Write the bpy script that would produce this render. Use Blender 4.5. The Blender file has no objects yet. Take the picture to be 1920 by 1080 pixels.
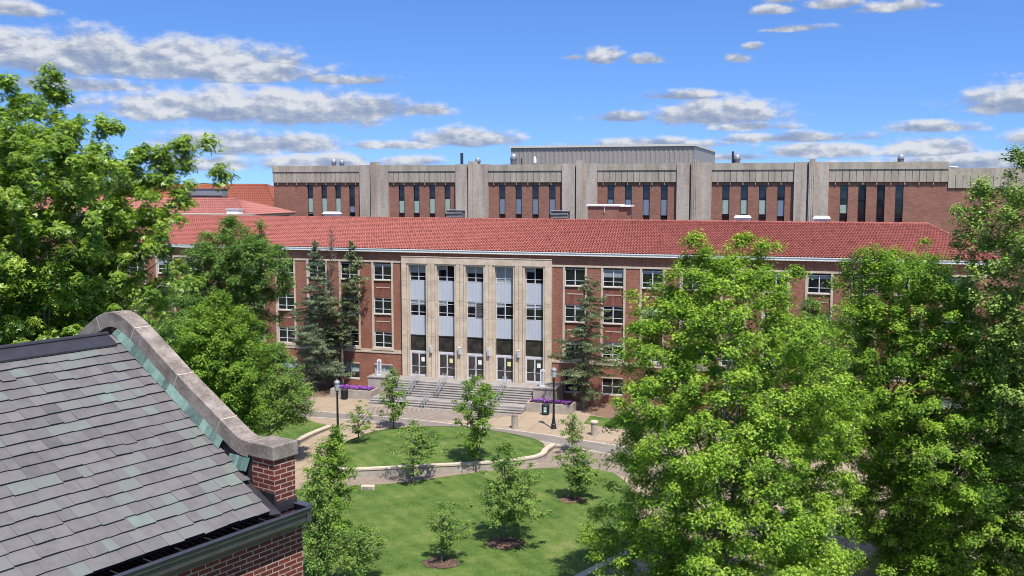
import bpy, bmesh, math, random
import numpy as np
from mathutils import Vector

R = math.radians
SC = bpy.context.scene
COL = SC.collection

# ------------------------------------------------------------------ camera
CAM_H = 20.23
F_PX, PITCH = 1850.0, 0.103            # focal length for a 1920 px wide frame
cam_d = bpy.data.cameras.new('camera')
cam_d.sensor_width = 36.0
cam_d.lens = 36.0 * F_PX / 1920.0
cam_d.clip_start = 0.1
cam_d.clip_end = 6000
cam = bpy.data.objects.new('camera', cam_d)
COL.objects.link(cam)
cam.location = (0, 0, CAM_H)
cam.rotation_euler = (math.pi / 2 - PITCH, 0, 0)
SC.camera = cam

# ------------------------------------------------------------------ light and exposure
SUN_EL, SUN_AZ = R(62), math.atan2(-0.93, 0.36)      # azimuth as an angle in the xy plane
SC.view_settings.view_transform = 'Standard'
SC.view_settings.look = 'None'
SC.view_settings.exposure = 0.72
SC.view_settings.gamma = 1.0
SC.render.engine = 'CYCLES'
SC.cycles.filter_width = 0.95
SC.cycles.max_bounces = 7
SC.cycles.diffuse_bounces = 3
SC.cycles.glossy_bounces = 2
SC.cycles.transmission_bounces = 4
SC.cycles.transparent_max_bounces = 4
SC.cycles.caustics_reflective = False
SC.cycles.caustics_refractive = False
sun_dir = Vector((math.cos(SUN_EL) * math.cos(SUN_AZ), math.cos(SUN_EL) * math.sin(SUN_AZ), math.sin(SUN_EL)))
ld = bpy.data.lights.new('sun', 'SUN')
ld.energy = 4.0
ld.angle = R(0.5)
ld.color = (1.0, 0.955, 0.89)
sun = bpy.data.objects.new('sun', ld)
COL.objects.link(sun)
sun.rotation_euler = sun_dir.to_track_quat('Z', 'Y').to_euler()
sun.location = (0, 0, 80)


# ------------------------------------------------------------------ node helpers
class NT:
    def __init__(self, tree):
        self.t = tree
        self.n = tree.nodes
        self.n.clear()

    def new(self, typ, **kw):
        nd = self.n.new(typ)
        for k, v in kw.items():
            setattr(nd, k, v)
        return nd

    def link(self, a, b):
        self.t.links.new(a, b)

    def put(self, sock, v):
        if isinstance(v, bpy.types.NodeSocket):
            self.link(v, sock)
        else:
            sock.default_value = v

    def math(self, op, a, b=None, c=None, clamp=False):
        nd = self.new('ShaderNodeMath', operation=op, use_clamp=clamp)
        self.put(nd.inputs[0], a)
        if b is not None:
            self.put(nd.inputs[1], b)
        if c is not None:
            self.put(nd.inputs[2], c)
        return nd.outputs[0]

    def mix(self, fac, a, b, mode='MIX'):
        nd = self.new('ShaderNodeMixRGB', blend_type=mode)
        self.put(nd.inputs[0], fac)
        self.put(nd.inputs[1], a if isinstance(a, bpy.types.NodeSocket) else (*a[:3], 1))
        self.put(nd.inputs[2], b if isinstance(b, bpy.types.NodeSocket) else (*b[:3], 1))
        return nd.outputs[0]

    def smooth(self, v, lo, hi, tlo=0.0, thi=1.0):
        nd = self.new('ShaderNodeMapRange', interpolation_type='SMOOTHSTEP')
        self.put(nd.inputs[0], v)
        nd.inputs[1].default_value, nd.inputs[2].default_value = lo, hi
        nd.inputs[3].default_value, nd.inputs[4].default_value = tlo, thi
        return nd.outputs[0]

    def noise(self, vec, scale, detail=4.0, rough=0.55, dist=0.0):
        nd = self.new('ShaderNodeTexNoise')
        self.put(nd.inputs['Vector'], vec)
        nd.inputs['Scale'].default_value = scale
        nd.inputs['Detail'].default_value = detail
        nd.inputs['Roughness'].default_value = rough
        nd.inputs['Distortion'].default_value = dist
        return nd.outputs['Fac']

    def ramp(self, fac, stops):
        nd = self.new('ShaderNodeValToRGB')
        self.put(nd.inputs[0], fac)
        e = nd.color_ramp.elements
        while len(e) < len(stops):
            e.new(0.5)
        for el, (p, c) in zip(e, stops):
            el.position = p
            el.color = (*c[:3], 1)
        return nd.outputs[0]

    def scalevec(self, vec, s):
        nd = self.new('ShaderNodeMapping')
        self.put(nd.inputs['Vector'], vec)
        nd.inputs['Scale'].default_value = s
        return nd.outputs[0]


# ------------------------------------------------------------------ world: sky with fair-weather clouds
world = bpy.data.worlds.new("World")
SC.world = world
world.use_nodes = True
W = NT(world.node_tree)
sky = W.new('ShaderNodeTexSky', sky_type='NISHITA')
sky.sun_disc = False
sky.sun_elevation = SUN_EL
sky.sun_rotation = math.pi / 2 - SUN_AZ
sky.altitude = 200
sky.air_density = 1.0
sky.dust_density = 0.15
sky.ozone_density = 3.0
tc = W.new('ShaderNodeTexCoord')
sep = W.new('ShaderNodeSeparateXYZ')
W.link(tc.outputs['Generated'], sep.inputs[0])
sx, sy, sz = sep.outputs
skv = W.new('ShaderNodeCombineXYZ')
W.put(skv.inputs[0], sx)
W.put(skv.inputs[1], sy)
W.put(skv.inputs[2], W.math('ADD', W.math('MULTIPLY', sz, 1.3), .17))
nrmv = W.new('ShaderNodeVectorMath', operation='NORMALIZE')
W.link(skv.outputs[0], nrmv.inputs[0])
W.link(nrmv.outputs[0], sky.inputs[0])
az = W.math('ARCTAN2', sx, sy)
el = W.math('ARCSINE', sz)
comb = W.new('ShaderNodeCombineXYZ')
W.put(comb.inputs[0], az)
W.put(comb.inputs[1], W.math('MULTIPLY', el, 1.9))
cvec = comb.outputs[0]
comb2 = W.new('ShaderNodeCombineXYZ')
W.put(comb2.inputs[0], W.math('ADD', az, 0.004))
W.put(comb2.inputs[1], W.math('MULTIPLY', W.math('ADD', el, 0.006), 1.9))
nA = W.noise(cvec, 30, 7, 0.58)
nA2 = W.noise(comb2.outputs[0], 30, 5, 0.58)
nB = W.noise(cvec, 9, 3, 0.5)
# each cloud: azimuth, elevation, half width, half height (radians), weight
CL = [(-.50, .130, .075, .017, 1), (-.405, .123, .10, .028, 1), (-.33, .122, .14, .026, 1), (-.25, .112, .06, .016, 1),
      (-.46, .158, .05, .012, .5), (-.30, .078, .11, .019, 1), (-.23, .080, .13, .025, 1), (-.14, .080, .06, .018, .8), (-.09, .078, .045, .011, .55),
      (-.28, .044, .09, .017, .9), (-.21, .044, .05, .014, .9), (-.19, .025, .07, .013, .8), (-.30, .024, .06, .012, .7),
      (-.045, .050, .06, .013, 1), (.09, .130, .022, .012, .75), (.135, .125, .03, .008, .35), (.20, .074, .072, .019, 1),
      (.11, .070, .05, .009, .45), (.23, .060, .05, .009, .6), (.14, .044, .10, .009, .55), (.30, .037, .07, .012, .7), (.395, .038, .05, .014, .95),
      (.47, .080, .06, .020, 1), (.43, .024, .09, .014, .75), (.50, .045, .05, .012, .7), (.31, .172, .035, .010, .6), (.255, .168, .028, .008, .4),
      (.265, .180, .025, .010, .6), (.22, .125, .02, .010, .3), (.235, .135, .015, .007, .35), (.42, .185, .03, .012, .45), (.06, .128, .02, .006, .2), (-.11, .026, .05, .008, .5),
      (.02, .022, .05, .006, .4), (.33, .018, .08, .010, .6),
      (-.42, .095, .10, .012, .5), (-.12, .042, .07, .007, .5), (-.16, .105, .07, .008, .45), (.17, .090, .06, .008, .4), (.28, .048, .10, .008, .6), (.40, .056, .05, .009, .6),
      (.46, .022, .07, .012, .8), (.36, .166, .05, .009, .55), (.27, .150, .05, .006, .35), (.33, .186, .06, .008, .5), (.10, .034, .08, .007, .55), (.22, .030, .06, .007, .5), (-.8, .10, .2, .03, 1), (.85, .09, .2, .03, 1), (1.6, .12, .3, .04, 1), (-1.7, .14, .3, .05, 1), (2.6, .12, .3, .04, 1), (-2.6, .15, .3, .05, 1),
      (.2, .62, .8, .16, 1), (-1.3, .66, .7, .18, 1), (1.9, .60, .8, .18, 1), (3.0, .5, .5, .16, 1), (-2.5, .58, .6, .16, 1), (.9, .38, .4, .08, 1), (-.7, .40, .45, .08, 1), (0, 1.15, 3.2, .16, 1)]  # high clouds, unseen from the camera, added to whiten the sky's fill light
dens = vert = None
for a0, e0, wa, he, wt in CL:
    da = W.math('MULTIPLY', W.math('SUBTRACT', az, a0), 1.0 / wa)
    de = W.math('SUBTRACT', el, e0 - he * .35)
    dv = W.math('MAXIMUM', W.math('MULTIPLY', de, 1.0 / (he * 1.08)), W.math('MULTIPLY', de, -1.0 / (he * 0.55)))
    rr = W.math('SQRT', W.math('ADD', W.math('MULTIPLY', da, da), W.math('MULTIPLY', dv, dv)))
    d1 = W.math('MULTIPLY', W.math('SUBTRACT', 1.0, rr), 1.0)
    d1 = W.math('SUBTRACT', d1, (1 - wt) * .42)
    vi = W.math('MULTIPLY', de, 1.0 / he)
    if dens is None:
        dens, vert = d1, vi
    else:
        gt_ = W.math('GREATER_THAN', d1, dens)
        vert = W.math('ADD', W.math('MULTIPLY', vi, gt_), W.math('MULTIPLY', vert, W.math('SUBTRACT', 1.0, gt_)))
        dens = W.math('MAXIMUM', dens, d1)
dn = W.math('ADD', W.math('MULTIPLY', dens, 1.15), W.math('MULTIPLY', W.math('SUBTRACT', nA, 0.5), 1.95))
dn = W.math('ADD', dn, W.math('MULTIPLY', W.math('SUBTRACT', nB, 0.5), 0.6))
dn = W.math('MINIMUM', dn, W.math('MULTIPLY', W.math('ADD', dens, .55), 1.2))
alpha = W.smooth(dn, -0.20, 0.46)
alpha = W.math('MULTIPLY', alpha, .93)
relief = W.math('MULTIPLY', W.math('SUBTRACT', nA, nA2), 3.0)
shade = W.math('ADD', W.math('ADD', W.math('MULTIPLY', vert, .42), W.math('MULTIPLY', relief, .8)), W.math('MULTIPLY', nB, .95), clamp=True)
ccol = W.ramp(shade, [(0.15, (.175, .215, .31)), (0.48, (.265, .295, .355)), (0.86, (.46, .47, .49))])
hsv = W.new('ShaderNodeHueSaturation')
hsv.inputs['Hue'].default_value = 0.511
hsv.inputs['Saturation'].default_value = 1.24
hsv.inputs['Value'].default_value = 1.0
W.link(sky.outputs[0], hsv.inputs['Color'])
bg1 = W.new('ShaderNodeBackground')
W.link(hsv.outputs[0], bg1.inputs[0])
bg1.inputs[1].default_value = 0.135
bg2 = W.new('ShaderNodeBackground')
W.link(ccol, bg2.inputs[0])
bg2.inputs[1].default_value = 1.0
mx = W.new('ShaderNodeMixShader')
W.put(mx.inputs[0], alpha)
W.link(bg1.outputs[0], mx.inputs[1])
W.link(bg2.outputs[0], mx.inputs[2])
wo = W.new('ShaderNodeOutputWorld')
W.link(mx.outputs[0], wo.inputs[0])
world.cycles.sampling_method = 'MANUAL'
world.cycles.sample_map_resolution = 512

# ------------------------------------------------------------------ places: photograph rays to real points on the ground
cp, sp = math.cos(PITCH), math.sin(PITCH)
TH, DF = 0.305, 93.357                       # the hall's front: turned by TH, DF metres away
ct, st = math.cos(TH), math.sin(TH)


def hgt(Y):
    return float(np.interp(Y, [-1e5, 45, 67, 79, 1e5], [-1.3, -1.3, -.6, 0, 0]))


def ray(x, y):
    a, b = (x - 960) / F_PX, -(y - 540) / F_PX
    return np.array([a, cp + b * sp, -sp + b * cp])


def gnd(x, y, z=None):
    r = ray(x, y)
    zz = 0.0 if z is None else z
    for _ in range(30):
        P = np.array([0, 0, CAM_H]) + r * ((zz - CAM_H) / r[2])
        if z is not None:
            break
        zz = hgt(P[1])
    return P


def at_y(x, y, Y):
    r = ray(x, y)
    return np.array([0, 0, CAM_H]) + r * (Y / r[1])


def wuv(u, v, z=0.0):
    return np.array([u * ct + v * st, DF - u * st + v * ct, z])


# ------------------------------------------------------------------ object helpers
def tag(o, label=None, cat=None, group=None, kind=None):
    if label:
        o['label'] = label
    if cat:
        o['category'] = cat
    if group:
        o['group'] = group
    if kind:
        o['kind'] = kind
    return o


def empty(name, loc=(0, 0, 0), rz=0.0, label=None, cat=None, group=None):
    o = bpy.data.objects.new(name, None)
    COL.objects.link(o)
    o.location = loc
    o.rotation_euler = (0, 0, rz)
    o.empty_display_size = .3
    return tag(o, label, cat, group)


def link_mesh(name, me, parent=None, loc=None, rz=None):
    o = bpy.data.objects.new(name, me)
    COL.objects.link(o)
    if parent is not None:
        o.parent = parent
    if loc is not None:
        o.location = loc
    if rz is not None:
        o.rotation_euler = (0, 0, rz)
    return o


def copy_tree(o, parent=None):
    c = o.copy()
    COL.objects.link(c)
    c.parent = parent
    for ch in list(o.children):
        copy_tree(ch, c)
    return c


class MB:
    """collects polygons and links them as one mesh object"""

    def __init__(self):
        self.v, self.f, self.t = [], [], []

    def add(self, vs, fs, tint=0.5):
        k = len(self.v)
        self.v += [tuple(p) for p in vs]
        self.f += [tuple(i + k for i in q) for q in fs]
        self.t += [tint] * len(fs)
        return self

    def box(self, a, b, tint=0.5):
        (x0, y0, z0), (x1, y1, z1) = a, b
        x0, x1 = min(x0, x1), max(x0, x1)
        y0, y1 = min(y0, y1), max(y0, y1)
        z0, z1 = min(z0, z1), max(z0, z1)
        return self.add([(x0, y0, z0), (x1, y0, z0), (x1, y1, z0), (x0, y1, z0), (x0, y0, z1), (x1, y0, z1), (x1, y1, z1), (x0, y1, z1)],
                        [(0, 3, 2, 1), (4, 5, 6, 7), (0, 1, 5, 4), (1, 2, 6, 5), (2, 3, 7, 6), (3, 0, 4, 7)], tint)

    def quad(self, a, b, c, d, tint=0.5):
        return self.add([a, b, c, d], [(0, 1, 2, 3)], tint)

    def tube(self, pts, rad, n=6, tint=0.5, cap=True):
        pts = [np.array(p, float) for p in pts]
        if not hasattr(rad, '__len__'):
            rad = [rad] * len(pts)
        vs, fs = [], []
        ref = None
        for i, p in enumerate(pts):
            d = pts[min(i + 1, len(pts) - 1)] - pts[max(i - 1, 0)]
            d = d / (np.linalg.norm(d) + 1e-9)
            if ref is None:
                ref = np.cross(d, [0.3, 0.9, 0.1] if abs(d[2]) > .7 else [0, 0, 1])
            a = ref - d * (ref @ d)
            a /= np.linalg.norm(a) + 1e-9
            ref = a
            b = np.cross(d, a)
            for k in range(n):
                th = 2 * math.pi * k / n
                vs.append(p + (a * math.cos(th) + b * math.sin(th)) * rad[i])
        for i in range(len(pts) - 1):
            for k in range(n):
                k2 = (k + 1) % n
                fs.append((i * n + k, i * n + k2, (i + 1) * n + k2, (i + 1) * n + k))
        if cap:
            fs.append(tuple(range(n - 1, -1, -1)))
            fs.append(tuple((len(pts) - 1) * n + k for k in range(n)))
        return self.add(vs, fs, tint)

    def lathe(self, prof, n=16, c=(0, 0), tint=0.5):
        vs, fs = [], []
        for r, z in prof:
            for k in range(n):
                a = 2 * math.pi * k / n
                vs.append((c[0] + r * math.cos(a), c[1] + r * math.sin(a), z))
        for i in range(len(prof) - 1):
            for k in range(n):
                k2 = (k + 1) % n
                fs.append((i * n + k, i * n + k2, (i + 1) * n + k2, (i + 1) * n + k))
        fs.append(tuple(range(n - 1, -1, -1)))
        fs.append(tuple((len(prof) - 1) * n + k for k in range(n)))
        return self.add(vs, fs, tint)

    def prism(self, poly, z0, z1, tint=0.5):
        n = len(poly)
        vs = [(p[0], p[1], z0) for p in poly] + [(p[0], p[1], z1) for p in poly]
        fs = [tuple(range(n - 1, -1, -1)), tuple(range(n, 2 * n))]
        for k in range(n):
            k2 = (k + 1) % n
            fs.append((k, k2, n + k2, n + k))
        return self.add(vs, fs, tint)

    def mesh(self, name, mat=None, smooth=False):
        me = bpy.data.meshes.new(name)
        me.from_pydata(self.v, [], self.f)
        at = me.attributes.new('tint', 'FLOAT', 'FACE')
        at.data.foreach_set('value', np.array(self.t, np.float32))
        if mat:
            me.materials.append(mat)
        if smooth:
            me.polygons.foreach_set('use_smooth', [True] * len(me.polygons))
        me.update()
        return me

    def build(self, name, mat, parent=None, smooth=False, bevel=0.0, loc=None, rz=None):
        o = link_mesh(name, self.mesh(name, mat, smooth), parent, loc, rz)
        if bevel:
            m = o.modifiers.new('bevel', 'BEVEL')
            m.width = bevel
            m.segments = 1
            m.limit_method = 'ANGLE'
        return o


# ------------------------------------------------------------------ materials
def mat_new(name):
    m = bpy.data.materials.new(name)
    m.use_nodes = True
    n = NT(m.node_tree)
    out = n.new('ShaderNodeOutputMaterial')
    b = n.new('ShaderNodeBsdfPrincipled')
    n.link(b.outputs[0], out.inputs[0])
    n.bsdf, n.out = b, out
    return m, n


def objco(n):
    return n.new('ShaderNodeTexCoord').outputs['Object']


def bump(n, h, strength=.3, dist=.02):
    bp = n.new('ShaderNodeBump')
    bp.inputs['Strength'].default_value = strength
    bp.inputs['Distance'].default_value = dist
    n.put(bp.inputs['Height'], h)
    n.link(bp.outputs[0], n.bsdf.inputs['Normal'])


def mottled(name, c1, c2, scale=3.0, rough=.8, b=.15, streak=False, fine=40.0, metallic=0.0, spec=.3, amp=1.0):
    """a surface whose colour wanders between c1 and c2, with fine grain"""
    m, n = mat_new(name)
    co = objco(n)
    v = n.scalevec(co, (1, 1, .12)) if streak else co
    f = n.noise(v, scale, 5, .6)
    g = n.noise(co, fine, 3, .6)
    f = n.math('ADD', n.math('MULTIPLY', f, .7), n.math('MULTIPLY', g, .3))
    f = n.smooth(f, .5 - .18 / amp, .5 + .18 / amp)
    n.put(n.bsdf.inputs['Base Color'], n.mix(f, c1, c2))
    n.bsdf.inputs['Roughness'].default_value = rough
    n.bsdf.inputs['Metallic'].default_value = metallic
    n.bsdf.inputs['Specular IOR Level'].default_value = spec
    if b:
        bump(n, g, b, .01)
    return m


def brick_mat(name, c1, c2, mortar, bw=.215, bh=.075, ms=.012, soldier=False, rough=.85, dark=.12):
    m, n = mat_new(name)
    sp_ = n.new('ShaderNodeSeparateXYZ')
    n.link(objco(n), sp_.inputs[0])
    cb = n.new('ShaderNodeCombineXYZ')
    hx = n.math('ADD', sp_.outputs[0], sp_.outputs[1])
    if soldier:
        n.put(cb.inputs[0], sp_.outputs[2])
        n.put(cb.inputs[1], hx)
    else:
        n.put(cb.inputs[0], hx)
        n.put(cb.inputs[1], sp_.outputs[2])
    bt = n.new('ShaderNodeTexBrick')
    n.link(cb.outputs[0], bt.inputs['Vector'])
    bt.inputs['Scale'].default_value = 1.0
    bt.inputs['Brick Width'].default_value = bw
    bt.inputs['Row Height'].default_value = bh
    bt.inputs['Mortar Size'].default_value = ms
    bt.inputs['Mortar Smooth'].default_value = .1
    bt.inputs['Bias'].default_value = 0.0
    bt.inputs['Color1'].default_value = (*c1, 1)
    bt.inputs['Color2'].default_value = (*c2, 1)
    bt.inputs['Mortar'].default_value = (*mortar, 1)
    nz = n.noise(objco(n), .55, 4, .6)
    fine = n.noise(objco(n), 9, 3, .6)
    crs = n.noise(n.scalevec(objco(n), (1.6, 1.6, 7.5)), 1.0, 3, .75)
    k = n.math('ADD', n.math('MULTIPLY', nz, .3), n.math('ADD', n.math('MULTIPLY', fine, .25), n.math('MULTIPLY', crs, .45)))
    col = n.mix(n.smooth(k, .38, .64, 0, min(1, dark * 4.6)), bt.outputs['Color'], tuple(x * .42 for x in c1))
    n.put(n.bsdf.inputs['Base Color'], col)
    n.bsdf.inputs['Roughness'].default_value = rough
    n.bsdf.inputs['Specular IOR Level'].default_value = .25
    bump(n, n.math('SUBTRACT', fine, n.math('MULTIPLY', bt.outputs['Fac'], 1.5)), .5, .006)
    return m


def plain(name, c, rough=.5, metallic=0.0, spec=.5, emit=None):
    m, n = mat_new(name)
    n.put(n.bsdf.inputs['Base Color'], n.mix(n.smooth(n.noise(objco(n), 6, 4), .3, .7), tuple(x * .86 for x in c), tuple(min(1, x * 1.1) for x in c)))
    n.bsdf.inputs['Roughness'].default_value = rough
    n.bsdf.inputs['Metallic'].default_value = metallic
    n.bsdf.inputs['Specular IOR Level'].default_value = spec
    return m


def tint_mat(name, stops, rough=.7, noise_amt=.25, spec=.4, bscale=30.0, noise_scale=14.0):
    m, n = mat_new(name)
    at = n.new('ShaderNodeAttribute', attribute_name='tint')
    g = n.noise(objco(n), noise_scale, 4, .6)
    f = n.math('ADD', at.outputs['Fac'], n.math('MULTIPLY', n.math('SUBTRACT', g, .5), noise_amt * 2))
    n.put(n.bsdf.inputs['Base Color'], n.ramp(f, stops))
    n.bsdf.inputs['Roughness'].default_value = rough
    n.bsdf.inputs['Specular IOR Level'].default_value = spec
    bump(n, n.noise(objco(n), bscale, 4, .65), .25, .006)
    return m


def leaf_mat(name, dark, mid, light, trans=.35, spec=.22, rough=.5):
    m = bpy.data.materials.new(name)
    m.use_nodes = True
    n = NT(m.node_tree)
    out = n.new('ShaderNodeOutputMaterial')
    at = n.new('ShaderNodeAttribute', attribute_name='tint')
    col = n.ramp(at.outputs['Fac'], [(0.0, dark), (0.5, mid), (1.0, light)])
    b = n.new('ShaderNodeBsdfPrincipled')
    n.link(col, b.inputs['Base Color'])
    b.inputs['Roughness'].default_value = rough
    b.inputs['Specular IOR Level'].default_value = spec
    tr = n.new('ShaderNodeBsdfTranslucent')
    n.put(tr.inputs[0], n.mix(1.0, col, (1.25, 1.3, .55), 'MULTIPLY'))
    ms = n.new('ShaderNodeMixShader')
    ms.inputs[0].default_value = trans
    n.link(b.outputs[0], ms.inputs[1])
    n.link(tr.outputs[0], ms.inputs[2])
    n.link(ms.outputs[0], out.inputs[0])
    return m


def glass_mat(name, c, rough=.06):
    m, n = mat_new(name)
    g = n.noise(objco(n), 1.3, 3, .5)
    n.put(n.bsdf.inputs['Base Color'], n.mix(n.smooth(g, .35, .65), tuple(x * .5 for x in c), c))
    n.bsdf.inputs['Roughness'].default_value = rough
    n.bsdf.inputs['Specular IOR Level'].default_value = .55
    bump(n, n.noise(objco(n), .8, 2), .04, .05)
    return m


M = {}
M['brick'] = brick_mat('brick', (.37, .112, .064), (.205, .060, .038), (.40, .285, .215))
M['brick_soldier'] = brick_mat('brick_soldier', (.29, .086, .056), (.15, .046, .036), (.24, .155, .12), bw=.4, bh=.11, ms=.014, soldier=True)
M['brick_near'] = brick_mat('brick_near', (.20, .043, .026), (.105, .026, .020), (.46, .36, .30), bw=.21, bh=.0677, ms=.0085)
M['brick_rear'] = brick_mat('brick_rear', (.36, .145, .092), (.22, .085, .058), (.34, .24, .19))
M['limestone'] = mottled('limestone', (.46, .365, .265), (.66, .545, .415), 1.1, .85, .1, fine=7)
M['stone_trim'] = mottled('stone_trim', (.46, .375, .285), (.60, .51, .40), 1.5, .85, .1, fine=9)
M['concrete_rear'] = mottled('concrete_rear', (.29, .245, .20), (.50, .435, .365), .9, .9, .25, streak=True, fine=3.0)
M['fascia'] = mottled('fascia', (.27, .235, .185), (.45, .40, .325), .8, .9, .2, streak=True, fine=3.5)
M['coping'] = mottled('coping', (.14, .112, .092), (.35, .295, .25), 2.6, .85, .35, fine=26, amp=1.1)
M['concrete'] = mottled('concrete', (.30, .26, .215), (.43, .375, .315), 1.2, .85, .15, fine=12)
M['step'] = mottled('step', (.23, .21, .19), (.35, .32, .29), 1.2, .85, .15, fine=9)
M['white_metal'] = plain('white_metal', (.60, .60, .64), .4)
M['white_paint'] = plain('white_paint', (.78, .77, .74), .5)
M['silver'] = plain('silver', (.55, .57, .60), .35, .7)
m_, n_ = mat_new('panel')
n_.put(n_.bsdf.inputs['Base Color'], n_.mix(n_.smooth(n_.noise(n_.scalevec(objco(n_), (.7, .7, .25)), 1.0, 2), .3, .7), (.44, .475, .53), (.50, .53, .58)))
n_.bsdf.inputs['Roughness'].default_value = .6
M['panel'] = m_
M['glass'] = glass_mat('glass', (.018, .018, .024))
M['door_glass'] = glass_mat('door_glass', (.060, .052, .050), .05)
M['blind'] = plain('blind', (.26, .29, .30), .6)
M['blind_green'] = plain('blind_green', (.30, .40, .34), .5)
M['blind_blue'] = plain('blind_blue', (.17, .21, .27), .4)
M['black_metal'] = plain('black_metal', (.022, .022, .026), .4, .3)
M['dark_metal'] = plain('dark_metal', (.050, .047, .055), .38, .3)
M['gutter_metal'] = plain('gutter_metal', (.105, .10, .115), .33, .55)
M['louvre'] = plain('louvre', (.13, .12, .12), .6)
M['grey_metal'] = plain('grey_metal', (.32, .32, .33), .5, .3)
M['penthouse'] = plain('penthouse', (.27, .245, .215), .55)
M['penthouse_trim'] = plain('penthouse_trim', (.52, .52, .46), .6)
M['copper'] = tint_mat('copper', [(0, (.03, .05, .045)), (.45, (.085, .145, .125)), (1, (.16, .25, .215))], .65, .45)
M['lamp_glass'] = plain('lamp_glass', (.40, .45, .50), .15)
M['bark'] = mottled('bark', (.085, .068, .055), (.19, .16, .135), 6, .95, .5, fine=25)
M['bark_grey'] = mottled('bark_grey', (.13, .115, .10), (.27, .245, .22), 6, .95, .5, fine=25)
M['mulch'] = mottled('mulch', (.10, .058, .038), (.30, .19, .13), 5, .95, .6, fine=22)
M['mulch_dark'] = mottled('mulch_dark', (.05, .032, .026), (.19, .115, .08), 7, .95, .6, fine=22)
M['paper_white'] = plain('paper_white', (.80, .80, .78), .7)
M['paper_yellow'] = plain('paper_yellow', (.72, .66, .34), .7)
M['teal'] = plain('teal', (.05, .16, .17), .5)
M['roof_tile'] = tint_mat('roof_tile', [(0, (.17, .055, .044)), (.5, (.33, .112, .090)), (1, (.40, .148, .120))], .85, .10, .12, 6, .8)
M['roof_orange'] = tint_mat('roof_orange', [(0, (.23, .068, .040)), (1, (.32, .105, .065))], .8, .4, .2, 3, 1.2)
M['roof_pale'] = tint_mat('roof_pale', [(0, (.32, .115, .095)), (1, (.42, .18, .15))], .8, .4, .2, 3, 1.2)
M['slate'] = tint_mat('slate', [(0, (.078, .070, .070)), (.42, (.136, .124, .122)), (.60, (.164, .153, .146)), (.8, (.152, .164, .144)), (1, (.168, .204, .174))], .55, .30, .42, 45, 7)
M['petal'] = tint_mat('petal', [(0, (.03, .07, .02)), (.35, (.06, .10, .03)), (.4, (.20, .03, .30)), (1, (.42, .12, .55))], .6, .0, .2)
# leaves
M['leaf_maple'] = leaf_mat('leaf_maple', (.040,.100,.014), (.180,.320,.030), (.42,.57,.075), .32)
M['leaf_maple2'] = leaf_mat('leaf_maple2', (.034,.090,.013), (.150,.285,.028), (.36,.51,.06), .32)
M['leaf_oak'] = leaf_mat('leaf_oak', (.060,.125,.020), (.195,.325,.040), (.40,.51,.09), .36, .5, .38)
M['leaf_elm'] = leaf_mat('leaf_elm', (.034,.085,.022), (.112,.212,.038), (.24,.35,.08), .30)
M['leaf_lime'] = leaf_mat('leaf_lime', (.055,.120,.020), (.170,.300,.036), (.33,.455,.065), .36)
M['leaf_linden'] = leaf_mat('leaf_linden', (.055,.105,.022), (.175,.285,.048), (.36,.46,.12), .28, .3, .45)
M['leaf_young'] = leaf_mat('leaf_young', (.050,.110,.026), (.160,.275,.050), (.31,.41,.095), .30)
M['leaf_purple'] = leaf_mat('leaf_purple', (0.028, 0.014, 0.022), (0.077, 0.036, 0.050), (0.140, 0.070, 0.084), .2)
M['needle'] = leaf_mat('needle', (.065,.10,.044), (.18,.235,.11), (.33,.38,.20), .12, .3, .6)
M['needle_blue'] = leaf_mat('needle_blue', (.065,.10,.052), (.175,.235,.135), (.33,.38,.24), .12, .3, .6)


def grass_mat(name, ang):
    m, n = mat_new(name)
    geo = n.new('ShaderNodeNewGeometry').outputs['Position']
    mp = n.new('ShaderNodeMapping')
    n.link(geo, mp.inputs[0])
    mp.inputs['Rotation'].default_value = (0, 0, ang)
    wv = n.new('ShaderNodeTexWave', wave_type='BANDS', bands_direction='X')
    n.link(mp.outputs[0], wv.inputs[0])
    wv.inputs['Scale'].default_value = .30
    wv.inputs['Distortion'].default_value = 1.2
    wv.inputs['Detail'].default_value = 2
    big = n.noise(geo, .5, 5, .68)
    fine = n.noise(n.scalevec(geo, (1, .45, 1)), 7, 6, .78)
    f = n.math('ADD', n.math('MULTIPLY', wv.outputs['Fac'], .05), n.math('ADD', n.math('MULTIPLY', big, .68), n.math('MULTIPLY', fine, .50)))
    col = n.ramp(f, [(.40, (.032, .068, .013)), (.55, (.074, .130, .026)), (.68, (.122, .178, .040)), (.80, (.21, .205, .08))])
    n.put(n.bsdf.inputs['Base Color'], col)
    n.bsdf.inputs['Roughness'].default_value = .9
    n.bsdf.inputs['Specular IOR Level'].default_value = .15
    bump(n, n.noise(geo, 22, 3, .7), .9, .05)
    return m


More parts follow.
